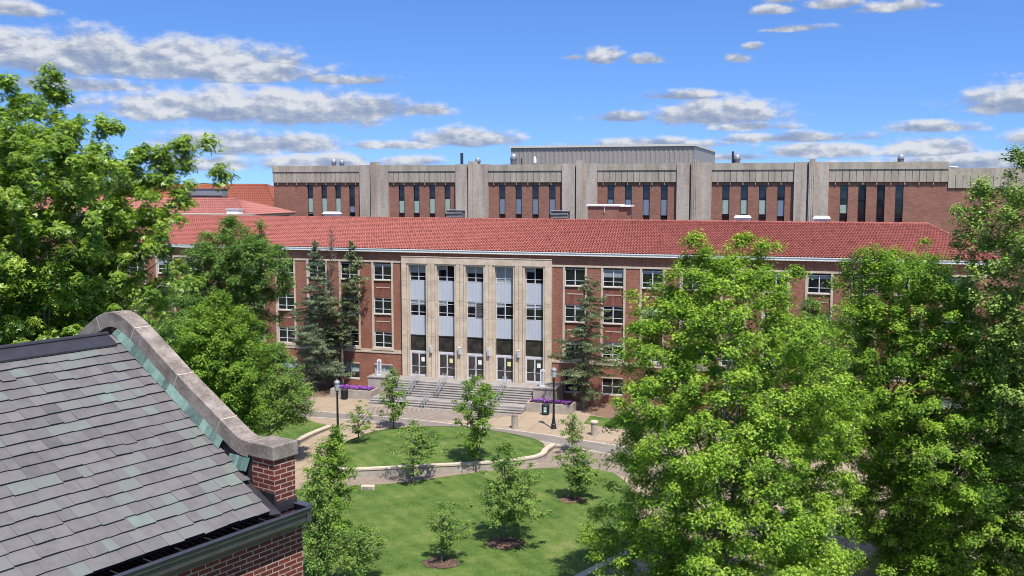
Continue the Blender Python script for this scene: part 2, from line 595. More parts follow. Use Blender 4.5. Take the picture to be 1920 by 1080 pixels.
def paving_mat(name, c1, c2, joint, bw, bh, ang, js=.02, var=.5, off=.0):
    m, n = mat_new(name)
    geo = n.new('ShaderNodeNewGeometry').outputs['Position']
    mp = n.new('ShaderNodeMapping')
    n.link(geo, mp.inputs[0])
    mp.inputs['Rotation'].default_value = (0, 0, ang)
    bt = n.new('ShaderNodeTexBrick', offset=off)
    n.link(mp.outputs[0], bt.inputs['Vector'])
    bt.inputs['Scale'].default_value = 1
    bt.inputs['Brick Width'].default_value = bw
    bt.inputs['Row Height'].default_value = bh
    bt.inputs['Mortar Size'].default_value = js
    bt.inputs['Mortar Smooth'].default_value = .2
    bt.inputs['Color1'].default_value = (*c1, 1)
    bt.inputs['Color2'].default_value = (*c2, 1)
    bt.inputs['Mortar'].default_value = (*joint, 1)
    st_ = n.noise(geo, .4, 5, .65)
    fi = n.noise(geo, 6, 4, .6)
    k = n.math('ADD', n.math('MULTIPLY', st_, .6), n.math('MULTIPLY', fi, .4))
    col = n.mix(n.smooth(k, .38, .68, 0, var), bt.outputs['Color'], tuple(x * .66 for x in c1))
    n.put(n.bsdf.inputs['Base Color'], col)
    n.bsdf.inputs['Roughness'].default_value = .88
    n.bsdf.inputs['Specular IOR Level'].default_value = .2
    return m


def ring_mat(name, c1, c2, step=.22):
    m, n = mat_new(name)
    co = objco(n)
    wv = n.new('ShaderNodeTexWave', wave_type='RINGS', rings_direction='Z')
    n.link(co, wv.inputs[0])
    wv.inputs['Scale'].default_value = .314 / step / 2
    wv.inputs['Distortion'].default_value = .15
    fi = n.noise(co, 4, 4, .7)
    bl = n.noise(co, .5, 3, .6)
    f = n.math('ADD', n.math('MULTIPLY', wv.outputs['Fac'], .20), n.math('ADD', n.math('MULTIPLY', fi, .4), n.math('MULTIPLY', bl, .3)))
    n.put(n.bsdf.inputs['Base Color'], n.mix(n.smooth(f, .3, .75), c1, c2))
    n.bsdf.inputs['Roughness'].default_value = .9
    return m


M['grass'] = grass_mat('grass', R(-32))
M['grass_rough'] = grass_mat('grass_rough', R(40))
M['plaza'] = paving_mat('plaza', (.385, .298, .208), (.335, .258, .180), (.18, .135, .10), 1.9, 1.9, TH, .03)
M['band'] = paving_mat('band', (.215, .185, .158), (.255, .222, .19), (.15, .13, .112), .45, .22, TH, .015)
M['band_edge'] = paving_mat('band_edge', (.48, .43, .38), (.44, .39, .34), (.30, .26, .22), 1.2, 5, TH, .015, .3)
M['pavers'] = paving_mat('pavers', (.31, .25, .195), (.245, .19, .148), (.17, .135, .11), .32, .16, .5, .014)
M['fan'] = ring_mat('fan', (.19, .155, .125), (.34, .275, .22))

# ------------------------------------------------------------------ ground
YB = [79.0, 67.0, 45.0]


def sheet(name, pts, off, m, kind='structure'):
    bm = bmesh.new()
    f = bm.faces.new([bm.verts.new((p[0], p[1], 0)) for p in pts])
    bmesh.ops.triangulate(bm, faces=[f])
    for yb in YB:
        bmesh.ops.bisect_plane(bm, geom=bm.verts[:] + bm.edges[:] + bm.faces[:], plane_co=(0, yb, 0), plane_no=(0, 1, 0))
    for v in bm.verts:
        v.co.z = hgt(v.co.y) + off
    bmesh.ops.recalc_face_normals(bm, faces=bm.faces)
    if sum(f.normal.z for f in bm.faces) < 0:
        bmesh.ops.reverse_faces(bm, faces=bm.faces[:])
    me = bpy.data.meshes.new(name)
    bm.to_mesh(me)
    bm.free()
    me.materials.append(m)
    o = link_mesh(name, me)
    if kind:
        o['kind'] = kind
    return o


def spline(pts, n=8, closed=False):
    P = [np.array(p[:2], float) for p in pts]
    out = []
    N = len(P)
    rng_ = range(N if closed else N - 1)
    for i in rng_:
        p0 = P[(i - 1) % N] if (closed or i > 0) else P[0]
        p1, p2 = P[i], P[(i + 1) % N]
        p3 = P[(i + 2) % N] if (closed or i < N - 2) else P[-1]
        for k in range(n):
            t = k / n
            out.append(.5 * (2 * p1 + (p2 - p0) * t + (2 * p0 - 5 * p1 + 4 * p2 - p3) * t * t + (3 * p1 - p0 - 3 * p2 + p3) * t ** 3))
    if not closed:
        out.append(P[-1])
    return out


def offset_line(pts, d):
    out = []
    for i, p in enumerate(pts):
        t = pts[min(i + 1, len(pts) - 1)] - pts[max(i - 1, 0)]
        t = t / (np.linalg.norm(t) + 1e-9)
        out.append(p + np.array([-t[1], t[0]]) * d)
    return out


def G(*px):
    return [gnd(*p)[:2] for p in px]


sheet('ground', [(-2500, -900), (2500, -900), (2500, 5000), (-2500, 5000)], -.02, M['grass_rough'])
sheet('plaza', [(-48, 96), (-48, 72), (-13, 66), (-12, 58), (4, 40), (70, 36), (90, 60), (90, 90), (30, 104), (-20, 110)], 0, M['plaza'])

# fan of pavers before the stairs, pavers round the island
fc = wuv(-4.2, -6.8)
fan_pts = []
for k in range(25):
    a = R(180 + 180 * k / 24) - TH
    fan_pts.append((7.2 * math.cos(a), 4.2 * math.sin(a)))
mb = MB()
mb.add([(x, y, 0) for x, y in fan_pts], [tuple(range(len(fan_pts)))])
o = mb.build('paver_fan', M['fan'], loc=(fc[0], fc[1], .006))
o['kind'] = 'structure'
path_line = spline(G((560, 925), (700, 902), (800, 893), (900, 881), (1000, 872), (1075, 862), (1130, 858)), 8)
sw = gnd(1095, 862)
sw_pts = G((1016, 890), (1012, 866), (1040, 846), (1090, 838), (1150, 842), (1230, 862), (1240, 900), (1150, 890), (1080, 884))
bm_ = sheet('swirl_paving', spline(sw_pts, 4, True), .008, M['pavers'])
lo_path = G((560, 935), (662, 911), (723, 909), (784, 902), (845, 893), (894, 887), (947, 883), (1000, 880), (1020, 880))
hi_path = G((1016, 870), (927, 880), (866, 886), (784, 890), (715, 893), (640, 897), (560, 905))
sheet('curved_path', lo_path + hi_path, .010, M['pavers'])

# the grey band crossing the plaza with its pale edges
bl_up = spline(G((480, 764), (590, 771), (654, 776), (760, 785), (857, 796), (929, 803), (972, 808), (1049, 819), (1139, 833), (1260, 852), (1420, 880)), 6)
bl_dn = spline(G((480, 776), (582, 782), (640, 786), (740, 795), (840, 806), (920, 815), (972, 821), (1049, 834), (1139, 851), (1260, 872), (1420, 903)), 6)
sheet('paved_band', [*bl_up] + [*bl_dn][::-1], .012, M['band'])
for ln in (bl_up, bl_dn):
    sheet('band_edging', [*offset_line(ln, .10)] + [*offset_line(ln, -.10)][::-1], .018, M['band_edge'])

# island lawn, held by a low wall in front
isl_back = spline(G((612, 861), (640, 836), (674, 819), (703, 809), (743, 803), (784, 801), (857, 800), (927, 808), (967, 815), (1000, 824), (1018, 834)), 4)
isl_front = spline([gnd(1024, 842, .0)[:2], gnd(1018, 852, 0)[:2], gnd(1004, 858, .0)[:2], gnd(980, 862, 0)[:2], gnd(927, 868, 0)[:2], gnd(866, 872, 0)[:2], gnd(784, 876, 0)[:2],
                    gnd(715, 880, 0)[:2], gnd(660, 882, 0)[:2], gnd(618, 880, 0)[:2], gnd(606, 872, 0)[:2]], 5)
mb = MB()
poly = isl_back + isl_front
cen = sum(poly) / len(poly)
rings = []
for s_, z_ in ((1, -.75), (1, .03), (.9, .10), (.7, .22), (.4, .34), (.12, .40)):
    rings.append([(cen[0] + (p[0] - cen[0]) * s_, cen[1] + (p[1] - cen[1]) * s_, z_) for p in poly])
n_ = len(poly)
vs = [p for r_ in rings for p in r_]
fs = []
for i in range(len(rings) - 1):
    for k in range(n_):
        k2 = (k + 1) % n_
        fs.append((i * n_ + k2, i * n_ + k, (i + 1) * n_ + k, (i + 1) * n_ + k2))
fs.append(tuple((len(rings) - 1) * n_ + k for k in range(n_ - 1, -1, -1)))
mb.add(vs, fs)
o = mb.build('island_lawn', M['grass'], smooth=True)
o['kind'] = 'structure'


def ISL(x, y):
    """height of the island's turf"""
    P = np.array([x, y])
    best = 1.0
    for s_, z_ in ((.12, .40), (.4, .34), (.7, .22), (.9, .10), (1, .03)):
        q = cen + (P - cen) / s_
        # inside test
        ins, j = False, n_ - 1
        for i in range(n_):
            a, b = poly[i], poly[j]
            if (a[1] > q[1]) != (b[1] > q[1]) and q[0] < (b[0] - a[0]) * (q[1] - a[1]) / (b[1] - a[1]) + a[0]:
                ins = not ins
            j = i
        if ins:
            return z_
    return None


def wall_along(name, line, thick, ztop, cap_h, label, zbot=None, over=.05, cat='wall'):
    """a low wall with a stone cap along a line on the ground"""
    root = empty(name, (line[0][0], line[0][1], 0), 0, label, cat)
    off = np.array([line[0][0], line[0][1]])
    L = [p - off for p in line]

    def strip(d0, d1, z0f, z1f, nm, m):
        a, b = offset_line(L, d0), offset_line(L, d1)
        mb = MB()
        vs = []
        for i in range(len(L)):
            Y = line[i][1]
            vs += [(a[i][0], a[i][1], z0f(Y)), (b[i][0], b[i][1], z0f(Y)), (b[i][0], b[i][1], z1f(Y)), (a[i][0], a[i][1], z1f(Y))]
        fs = [(0, 1, 2, 3)]
        for i in range(len(L) - 1):
            k = i * 4
            for q in range(4):
                q2 = (q + 1) % 4
                fs.append((k + q, k + 4 + q, k + 4 + q2, k + q2))
        k = (len(L) - 1) * 4
        fs.append((k + 3, k + 2, k + 1, k))
        mb.add(vs, fs)
        return mb.build(nm, m, root)
    strip(-thick / 2, thick / 2, lambda Y: hgt(Y) - .3, lambda Y: ztop(Y) - cap_h, 'wall_body', M['concrete'])
    strip(-thick / 2 - over, thick / 2 + over, lambda Y: ztop(Y) - cap_h + .002, ztop, 'wall_cap', M['stone_trim'])
    return root


wl = [np.array(gnd(1037, 834, .12)[:2])] + [p + np.array([.02, -.12]) for p in isl_front[1:]]
wall_along('retaining_wall', spline([np.array(p) for p in wl[::2]], 3), .34, lambda Y: .20, .12, 'curved low concrete wall with pale cap holding the front of the oval lawn')

# lower lawn, left lawn, curb wall
lawn_pts = spline(G((640, 915), (662, 910), (723, 908), (784, 901.5), (845, 892.5), (894, 886), (947, 882), (1000, 879), (1049, 877), (1090, 878.5), (1126, 882), (1151, 887)), 3) \
    + spline(G((1175, 905), (1192, 940), (1190, 985), (1165, 1030), (1140, 1046)), 4) + G((1075, 1084)) + [np.array([0.5, 44]), np.array([-6, 36]), np.array([-30, 34]), np.array([-34, 60]), np.array([-18, 66])]
sheet('lower_lawn', lawn_pts, .022, M['grass'])
wl2 = spline([gnd(985, 1130, -.85)[:2], gnd(1075, 1083, -.75)[:2], gnd(1150, 1044, -.62)[:2], gnd(1225, 1010, -.5)[:2], gnd(1340, 975, -.4)[:2], gnd(1470, 955, -.3)[:2], gnd(1595, 944, -.2)[:2]], 4)
wall_along('curb_wall', wl2, .36, lambda Y: hgt(Y) + .28, .10, 'long low capped wall curving away under the big maples right of the lawn')
ll = spline(G((380, 757), (440, 761), (521, 767), (582, 789), (612, 797), (614, 801), (552, 832), (480, 868)), 4) + [np.array([-34, 62]), np.array([-46, 74])]
sheet('left_lawn', ll, .022, M['grass'])
wl3 = spline([gnd(618, 799, .25)[:2], gnd(585, 811, .3)[:2], gnd(552, 827, .3)[:2], gnd(500, 853, .3)[:2], gnd(440, 885, .3)[:2]], 4)
wall_along('garden_wall', wl3, .34, lambda Y: .32, .10, 'straight low wall with pale cap along the small lawn left of the columnar tree')
# beds by the hall
for nm, q, m_ in (('mulch', [(-24, -.1), (-24, -6.2), (-17.2, -5.2), (-16.9, -.1)], 'mulch'), ('mulch', [(7.6, -.1), (7.6, -3.4), (9.2, -5.0), (14, -6.5), (30, -6.5), (38, -.1)], 'mulch')):
    sheet(nm, [wuv(*p)[:2] for p in q], .012, M[m_], 'stuff')
sheet('bed_lawn', [wuv(*p)[:2] for p in [(8.9, -5.2), (9.0, -8.2), (12, -9.2), (34, -9.2), (34, -6.3), (14, -6.4)]], .020, M['grass'])
sheet('left_bed_lawn', [wuv(*p)[:2] for p in [(-46, -.1), (-46, -8), (-25, -7.2), (-24.1, -6.2), (-24.1, -.1)]], .020, M['grass'])


# ------------------------------------------------------------------ the brick hall with the red tile roof
HALL = empty('brick_hall', wuv(0, 0, 0), -TH, 'long three storey red brick hall with red tile roof and stone entrance', 'building')
P_W = 3.622
COLS = [-24.34 + P_W * i for i in range(-6, 4)] + [6.152 + P_W * i for i in range(0, 10)]
UL, UR, DEP = -48.9, 41.5, 14.0
HW = .96                         # half width of a window
FR = .20                         # stone strip
Z_ROW = [12.56, 9.16, 5.76]
WH = 1.58
PU0, PU1 = -11.26, 3.96

wall = MB()
edges = []
prev = UL
for c in COLS:
    if prev < PU0 and c > PU1:
        wall.box((prev, 0, 4.0), (PU0 + .1, .5, 12.72))
        prev = PU1 - .1
    wall.box((prev, 0, 4.0), (c - HW - FR + .01, .5, 12.72))
    prev = c + HW + FR - .01
wall.box((prev, 0, 4.0), (UR, .5, 12.72))
for a, b in ((UL, PU0 + .1), (PU1 - .1, UR)):
    wall.box((a, -.03, 2.55), (b, .5, 3.64))         # band over the basement windows
    wall.box((a, .02, 12.90), (b, .5, 13.75))        # frieze
wall.box((PU0 - .05, .03, 13.3), (PU1 + .05, .5, 13.75))
prev = UL
for c in COLS:
    if prev < PU0 and c > PU1:
        wall.box((prev, -.03, -.2), (PU0 + .1, .5, 2.55))
        prev = PU1 - .1
    wall.box((prev, -.03, -.2), (c - HW - .05, .5, 2.548))
    wall.box((c - HW - .05, -.03, -.2), (c + HW + .05, .5, .78))
    prev = c + HW + .05
wall.box((prev, -.03, -.2), (UR, .5, 2.548))
wall.box((UL, .5, -.2), (UL + .5, DEP, 13.75))
wall.box((UR - .5, .5, -.2), (UR, DEP, 13.75))
wall.box((UL, DEP, -.2), (UR, DEP + .4, 13.75))
wall.box((UL + .5, .9, 0), (UR - .5, 1.0, 13.7))     # room wall behind the windows
wall.build('wall', M['brick'], HALL)

trim = MB()
for a, b in ((UL, PU0), (PU1, UR)):
    trim.box((a - .01, -.06, 12.722), (b, .4, 12.898))         # string course over the windows
    trim.box((a - .01, -.09, 3.642), (b, .4, 3.80))
    trim.box((a - .01, -.055, 3.80), (b, .4, 3.998))
for c in COLS:
    for s in (-1, 1):
        x = c + s * (HW + FR / 2)
        trim.box((x - FR / 2, -.05, 4.0), (x + FR / 2, .35, 12.72))
    trim.box((c - HW - FR - .06, -.12, 3.93), (c + HW + FR + .06, -.058, 4.08))
    for z in Z_ROW:
        trim.box((c - HW, -.035, z - WH - .10), (c + HW, .3, z - WH))
    trim.box((c - HW - .05, -.05, .78), (c + HW + .05, .3, .90))
    trim.box((c - HW - .05, -.045, 2.42), (c + HW + .05, .3, 2.548))
trim.build('stone_trim', M['stone_trim'], HALL)

# spandrels: soldier bricks with a slit
spm = MB()
spm.box((-HW, .07, 0), (HW, .4, 1.70))
spm = spm.mesh('spandrel', M['brick_soldier'])
slm = MB().box((-HW + .22, .045, .98), (HW - .22, .075, 1.07)).mesh('slot_trim', M['stone_trim'])
for c in COLS:
    for z in Z_ROW[:2]:
        o = link_mesh('spandrel', spm, HALL, (c, 0, z - WH - .10 - 1.70))
        link_mesh('slot_trim', slm, o)


def window_meshes(hw, h, t=.055, bars=(.30,), top_bar=None, d=.10):
    g = MB().box((-hw, .16, 0), (hw, .2, h)).mesh('window', M['glass'])
    fr = MB()
    fr.box((-hw, d, 0), (-hw + t, .21, h))
    fr.box((hw - t, d, 0), (hw, .21, h))
    fr.box((-hw + t, d, 0), (hw - t, .21, t))
    fr.box((-hw + t, d, h - t), (hw - t, .21, h))
    fr.box((-.045, d - .01, t), (.045, .21, h - t))
    for b in bars:
        fr.box((-hw + t, d + .015, b * h - .025), (-.045, .21, b * h + .025))
        fr.box((.045, d + .015, b * h - .025), (hw - t, .21, b * h + .025))
    return g, fr.mesh('window_frame', M['white_metal'])


rnd = random.Random(4)
WG, WF = window_meshes(HW, WH, bars=(.29,))
WG2, WF2 = window_meshes(HW, WH, bars=(.29, .80))
BG, BF = window_meshes(HW, 1.52, bars=(.5,))


def add_blind(o, hw, h, frac, half=None, m='blind'):
    x0, x1 = (-hw + .06, hw - .06) if half is None else ((-hw + .06, -.05) if half < 0 else (.05, hw - .06))
    MB().box((x0, .150, h * (1 - frac)), (x1, .158, h - .06)).build('blind', M[m], o)


for c in COLS:
    for r_, z in enumerate(Z_ROW):
        two = r_ > 0
        o = link_mesh('window', WG2 if two else WG, HALL, (c, 0, z - WH))
        link_mesh('window_frame', WF2 if two else WF, o)
        q = rnd.random()
        if q < .30:
            add_blind(o, HW, WH, rnd.choice((.2, .22, .45)))
        elif q < .4:
            add_blind(o, HW, WH, rnd.choice((.3, .7)), rnd.choice((-1, 1)))
    o = link_mesh('basement_window', BG, HALL, (c, 0, .9))
    link_mesh('window_frame', BF, o)
    if rnd.random() < .6:
        add_blind(o, HW, 1.52, rnd.choice((.6, .9)), m='blind_green')

# eaves and gutter
ev = MB()
ev.box((UL - .3, -.22, 13.752), (UR + .3, .6, 13.86))
ev.box((UL - .3, .6, 13.752), (UL + .2, DEP + .3, 13.86))
ev.box((UR - .2, .6, 13.752), (UR + .3, DEP + .3, 13.86))
ev.build('soffit', M['stone_trim'], HALL)
gt = MB()
gt.box((UL - .45, -.38, 13.80), (UR + .45, -.221, 13.88))
gt.box((UL - .45, -.38, 13.88), (UR + .45, -.34, 14.08))
gt.box((UL - .45, -.43, 14.02), (UR + .45, -.382, 14.10))
gt.box((UL - .45, -.22, 13.861), (UR + .45, -.18, 14.06))
gt.build('gutter', M['white_paint'], HALL)


# barrel tiles: real corrugation and courses
def tile_slope(mb, p00, p10, p01, p11, ncol, nrow, amp, lift, seg=4, rs=None):
    """p00-p10 eave (left, right), p01-p11 ridge"""
    p00, p10, p01, p11 = map(np.array, (p00, p10, p01, p11))
    nrm = np.cross(p10 - p00, p01 - p00)
    nrm = nrm / np.linalg.norm(nrm)
    base = np.array([math.cos(2 * math.pi * k / seg) for k in range(seg)])
    N = ncol * seg
    for r in range(nrow):
        v0, v1 = r / nrow, (r + 1) / nrow
        u = np.arange(N + 1) / N
        hh = amp * np.array([base[k % seg] for k in range(N + 1)])
        A0, A1 = p00 + (p01 - p00) * v0, p10 + (p11 - p10) * v0
        B0, B1 = p00 + (p01 - p00) * v1, p10 + (p11 - p10) * v1
        a = A0[None] + (A1 - A0)[None] * u[:, None] + nrm[None] * (hh + lift)[:, None]
        b = B0[None] + (B1 - B0)[None] * u[:, None] + nrm[None] * hh[:, None]
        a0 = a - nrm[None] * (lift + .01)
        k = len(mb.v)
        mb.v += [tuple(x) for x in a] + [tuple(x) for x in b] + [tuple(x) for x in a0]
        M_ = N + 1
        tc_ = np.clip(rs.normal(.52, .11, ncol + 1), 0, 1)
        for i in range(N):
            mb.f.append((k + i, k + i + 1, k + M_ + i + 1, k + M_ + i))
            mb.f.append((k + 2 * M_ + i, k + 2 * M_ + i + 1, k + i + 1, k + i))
            mb.t += [tc_[i // seg], max(0, tc_[i // seg] - .42)]  # riser faces tinted darker: shade of the open tile ends put into colour


rs = np.random.RandomState(2)
RZ0, RZ1 = 14.12, 16.80
RU0, RU1 = UL + 6.0, 37.05
roof = MB()
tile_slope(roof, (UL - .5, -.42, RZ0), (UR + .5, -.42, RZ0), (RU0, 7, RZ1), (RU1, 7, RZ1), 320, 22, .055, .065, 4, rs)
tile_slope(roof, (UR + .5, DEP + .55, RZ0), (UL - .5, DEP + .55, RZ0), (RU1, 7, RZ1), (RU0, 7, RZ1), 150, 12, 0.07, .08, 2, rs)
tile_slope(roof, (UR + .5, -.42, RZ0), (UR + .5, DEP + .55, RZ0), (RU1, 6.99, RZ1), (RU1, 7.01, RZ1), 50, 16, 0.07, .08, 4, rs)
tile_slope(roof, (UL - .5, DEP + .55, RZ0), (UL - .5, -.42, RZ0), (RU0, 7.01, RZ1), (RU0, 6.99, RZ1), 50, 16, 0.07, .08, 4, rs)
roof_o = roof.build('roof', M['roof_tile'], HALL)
rc = MB()
n_ = 190
for k in range(n_):
    x0 = RU0 + (RU1 - RU0) * k / n_
    x1 = RU0 + (RU1 - RU0) * (k + 1) / n_
    rc.tube([(x0, 7, RZ1 + .02), (x1 - .02, 7, RZ1 + .035)], [.13, .15], 8, rs.uniform(.3, .7))
for s_, cx, rx in ((1, UR + .5, RU1), (-1, UL - .5, RU0)):
    for vy in (-.42, DEP + .42):
        a, b = np.array([rx, 7, RZ1 + .02]), np.array([cx, vy, RZ0 + .05])
        for k in range(22):
            rc.tube([a + (b - a) * k / 22, a + (b - a) * (k + .95) / 22], [.13, .15], 8, rs.uniform(.3, .7))
rc.build('ridge_tiles', M['roof_tile'], roof_o, smooth=False)

# entrance portal
BAYS = [-9.639 + 2.972 * i for i in range(5)]
BH = .915
po = MB()
zb, zt = 1.55, 12.58
po.box((PU0, -.36, 12.72), (PU1, .4, 13.36))
xs = [PU0] + [v for c in BAYS for v in (c - BH, c + BH)] + [PU1]
for i in range(0, len(xs), 2):
    a, b = xs[i], xs[i + 1]
    po.box((a if i == 0 else a + .20, -.36, zb), (b if i == len(xs) - 2 else b - .20, .45, 12.718))
    if i > 0:
        po.box((a, -.29, zb), (a + .165, .45, 12.716))
        po.box((a + .165, -.12, zb), (a + .20, .45, 12.716))
        po.box((a, -.29, zb), (a + .22, -.02, zb + .01))
    if i < len(xs) - 2:
        po.box((b - .165, -.29, zb), (b, .45, 12.716))
        po.box((b - .20, -.12, zb), (b - .165, .45, 12.716))
for c in BAYS:
    po.box((c - BH, -.29, 12.56), (c + BH, .45, 12.714))
po.box((PU0 - .02, -.40, 13.362), (PU1 + .02, .4, 13.42))
portal = po.build('portal', M['limestone'], HALL)
jt = MB()
for k in range(4):
    x = (BAYS[k] + BAYS[k + 1]) / 2
    jt.box((x - .02, -.363, zb), (x + .02, -.358, 12.70))
for z in (12.72, 11.0, 9.15, 7.5, 5.6):
    for i in range(0, len(xs), 2):
        jt.box((xs[i] + .21 if i else PU0, -.3625, z - .012), (xs[i + 1] - .21 if i < len(xs) - 2 else PU1, -.3595, z + .012))
jt.build('stone_joint', M['coping'], portal)
PGa, PFa = window_meshes(BH, 1.56, bars=(.27,))
PGb, PFb = window_meshes(BH, 1.58, bars=(.24, .78))
pm = MB()
for z_h in (1.86,):
    n_r = 13
    for k in range(n_r):
        x0 = -BH + 2 * BH * k / n_r
        w_ = 2 * BH / n_r
        pm.box((x0, .12, 0), (x0 + w_ * .55, .26, z_h))
        pm.box((x0 + w_ * .55, .135, 0), (x0 + w_, .26, z_h))
pm = pm.mesh('metal_panel', M['panel'])
blinds0 = [('all', .5), ('thin', .25), ('all', .45), ('all', 1.0), ('thin', .2)]
door_m = MB()
dw, dh = (BH - .10), 2.28
for a, b in (((0, 0, 0), (.055, .06, dh)), ((dw - .055, 0, 0), (dw, .06, dh)), ((.055, 0, 0), (dw - .055, .06, .16)), ((.055, 0, dh - .07), (dw - .055, .06, dh)), ((.055, -.005, .93), (dw - .055, .06, .97))):
    door_m.box(a, b)
door_m = door_m.mesh('door', M['white_metal'])
dp_m = MB().box((.055, .02, .16), (dw - .055, .04, dh - .07)).mesh('door_pane', M['door_glass'])
dhl = MB().tube([(.0, -.07, .95), (.0, -.07, 1.35)], .018, 6)
dhl.box((-.012, -.07, .97), (.012, 0, .99)).box((-.012, -.07, 1.31), (.012, 0, 1.33))
dhl = dhl.mesh('door_handle', M['silver'])
for i, c in enumerate(BAYS):
    o = link_mesh('window', PGa, HALL, (c, .05, 11.0))
    link_mesh('window_frame', PFa, o)
    kd, fr_ = blinds0[i]
    add_blind(o, BH, 1.56, fr_ if kd == 'all' else .28, None if kd == 'all' else -1, 'blind')
    o = link_mesh('window', PGb, HALL, (c, .05, 7.52))
    link_mesh('window_frame', PFb, o)
    add_blind(o, BH, 1.58, .33 if i != 3 else .3, None if i in (0, 4) else -1)
    if i == 2:
        lv = MB()
        for k in range(9):
            lv.box((.05, .06, .06 + k * .168), (BH - .05, .15, .16 + k * .168))
        lv.build('louvre_grille', M['louvre'], o)
    for z in (9.12, 5.64):
        link_mesh('metal_panel', pm, HALL, (c, .02, z))
    tr_ = MB().box((-BH, .16, 0), (BH, .2, 1.56)).build('transom_window', M['door_glass'], HALL, loc=(c, .05, 4.05))
    fr = MB()
    fr.box((-BH, .1, 0), (-BH + .04, .21, 1.55)).box((BH - .04, .1, 0), (BH, .21, 1.55)).box((-BH + .04, .1, 0), (BH - .04, .21, .04))
    fr.box((-BH + .04, .1, 1.51), (BH - .04, .21, 1.55))
    fr.build('window_frame', M['dark_metal'], tr_)
    df = MB()
    df.box((c - BH, .06, 3.84), (c + BH, .3, 4.048))
    df.box((c - BH, .02, zb), (c - BH + .09, .3, 3.84)).box((c + BH - .09, .02, zb), (c + BH, .3, 3.84))
    df.box((c - .02, .06, zb), (c + .02, .3, 3.84))
    df.build('door_frame', M['white_metal'], HALL)
    for s in (-1, 1):
        d_ = link_mesh('door', door_m, HALL, (c - BH + .09 if s < 0 else c + .01, .08, zb))
        link_mesh('door_pane', dp_m, d_)
        link_mesh('door_handle', dhl, d_, ((dw - .1) if s < 0 else .1, 0, 0))
        if s > 0:
            ym = 'paper_yellow' if i in (1, 3) else 'paper_white'
            z0 = 1.45
            MB().box((.22, .0, z0), (.58, .018, z0 + .42)).build('notice', M[ym], d_)
MB().box((PU0 + .3, .46, zb), (PU1 - .3, .5, 12.6)).build('lobby_wall', M['dark_metal'], HALL)

# wall lights between the doors
sc_b = MB().box((-.13, -.20, 0), (.13, 0, .62)).box((-.09, -.16, -.05), (.09, 0, -.001)).box((-.15, -.22, .622), (.15, 0, .68))
sc_b = sc_b.mesh('lamp_body', M['white_metal'])
sc_g = MB().box((-.09, -.225, .06), (.09, -.2005, .54)).mesh('lamp_pane', M['lamp_glass'])
nm_d = ['between the first and second doors', 'between the second and third doors', 'between the third and fourth doors', 'between the fourth and fifth doors']
for k in range(4):
    x = (BAYS[k] + BAYS[k + 1]) / 2
    p = wuv(x, -.365, 4.0)
    e = empty('wall_light', p, -TH, 'white box wall light on the stone pier ' + nm_d[k], 'wall light', 'wall lights of the entrance')
    link_mesh('lamp_body', sc_b, e)
    link_mesh('lamp_pane', sc_g, e)

# ------------------------------------------------------------------ entrance stairs
STA = empty('entrance_stairs', wuv(0, 0, 0), -TH, 'wide pale concrete stairs in two flights leading up to the five entrance doors', 'stairs')
sm = MB()
LX0, LX1 = -11.0, 3.0
sm.box((PU0 - .9, -2.55, -.2), (PU1 + .9, -.37, 1.545))
sm.box((PU0 + .02, -.37, 1.3), (PU1 - .02, .25, 1.547))
sm.build('landing', M['step'], STA)


def flight(name, x0, x1, v_top, z_top, n, rise, run):
    b = MB()
    for k in range(n):
        z1 = z_top - rise * (k + 1)
        v1 = v_top - run * k
        b.box((x0, v1 - run, -.2), (x1, v1, z1))
        b.box((x0, v1 - run - .03, z1 - .05), (x1, v1 - run, z1 + .002))
    b.build(name, M['step'], STA)


flight('upper_flight', LX0, LX1, -2.55, 1.545, 6, .155, .33)
sm = MB().box((-12.0, -5.85, -.2), (LX1 - .05, -4.53, .46)).build('middle_landing', M['step'], STA)
flight('lower_flight', -12.0, LX1 - .06, -5.85, .46, 3, .153, .36)


def cheek(u0, u1, v0, v1, z, label):
    e = empty('stair_pedestal', wuv((u0 + u1) / 2, (v0 + v1) / 2, 0), -TH, label, 'pedestal')
    hx, hy = (u1 - u0) / 2, (v1 - v0) / 2
    MB().box((-hx, -hy, -.2), (hx, hy, z - .12)).build('pedestal_block', M['concrete'], e, bevel=.01)
    MB().box((-hx - .06, -hy - .06, z - .118), (hx + .06, hy + .06, z)).build('cap_stone', M['step'], e, bevel=.01)


cheek(3.1, 5.2, -3.5, -.42, 1.85, 'stone pedestal beside the right end of the entrance stairs carrying a white lantern')
cheek(-13.7, -11.95, -3.15, -.42, 1.85, 'stone pedestal beside the left end of the entrance stairs carrying a white lantern')


def lantern(u, v, z, label):
    e = empty('pedestal_lantern', wuv(u, v, z), -TH, label, 'lantern', 'white lanterns beside the stairs')
    b = MB()
    b.box((-.24, -.2, 0), (.24, .2, .14))
    b.box((-.2, -.13, .14), (-.10, .13, 1.40)).box((.10, -.13, .14), (.2, .13, 1.40))
    b.tube([(-.2 + .4 * (1 - math.cos(a)) / 2, 0, 1.40 + .2 * math.sin(a)) for a in np.linspace(0.05, math.pi - .05, 7)], .06, 6)
    b.box((-.2, -.125, 1.38), (.2, .125, 1.5))
    b.build('lantern_frame', M['white_metal'], e, bevel=.012)
    MB().box((-.10, -.06, .14), (.10, .06, .62)).build('lantern_glass', M['lamp_glass'], e)
    MB().box((-.098, -.08, .64), (.098, .08, 1.38)).build('lantern_core', M['silver'], e)


lantern(3.85, -2.9, 1.85, 'white arched lantern standing on the right stair pedestal by the lamp post')
lantern(-12.75, -2.55, 1.85, 'white arched lantern standing on the left stair pedestal behind the young tree')


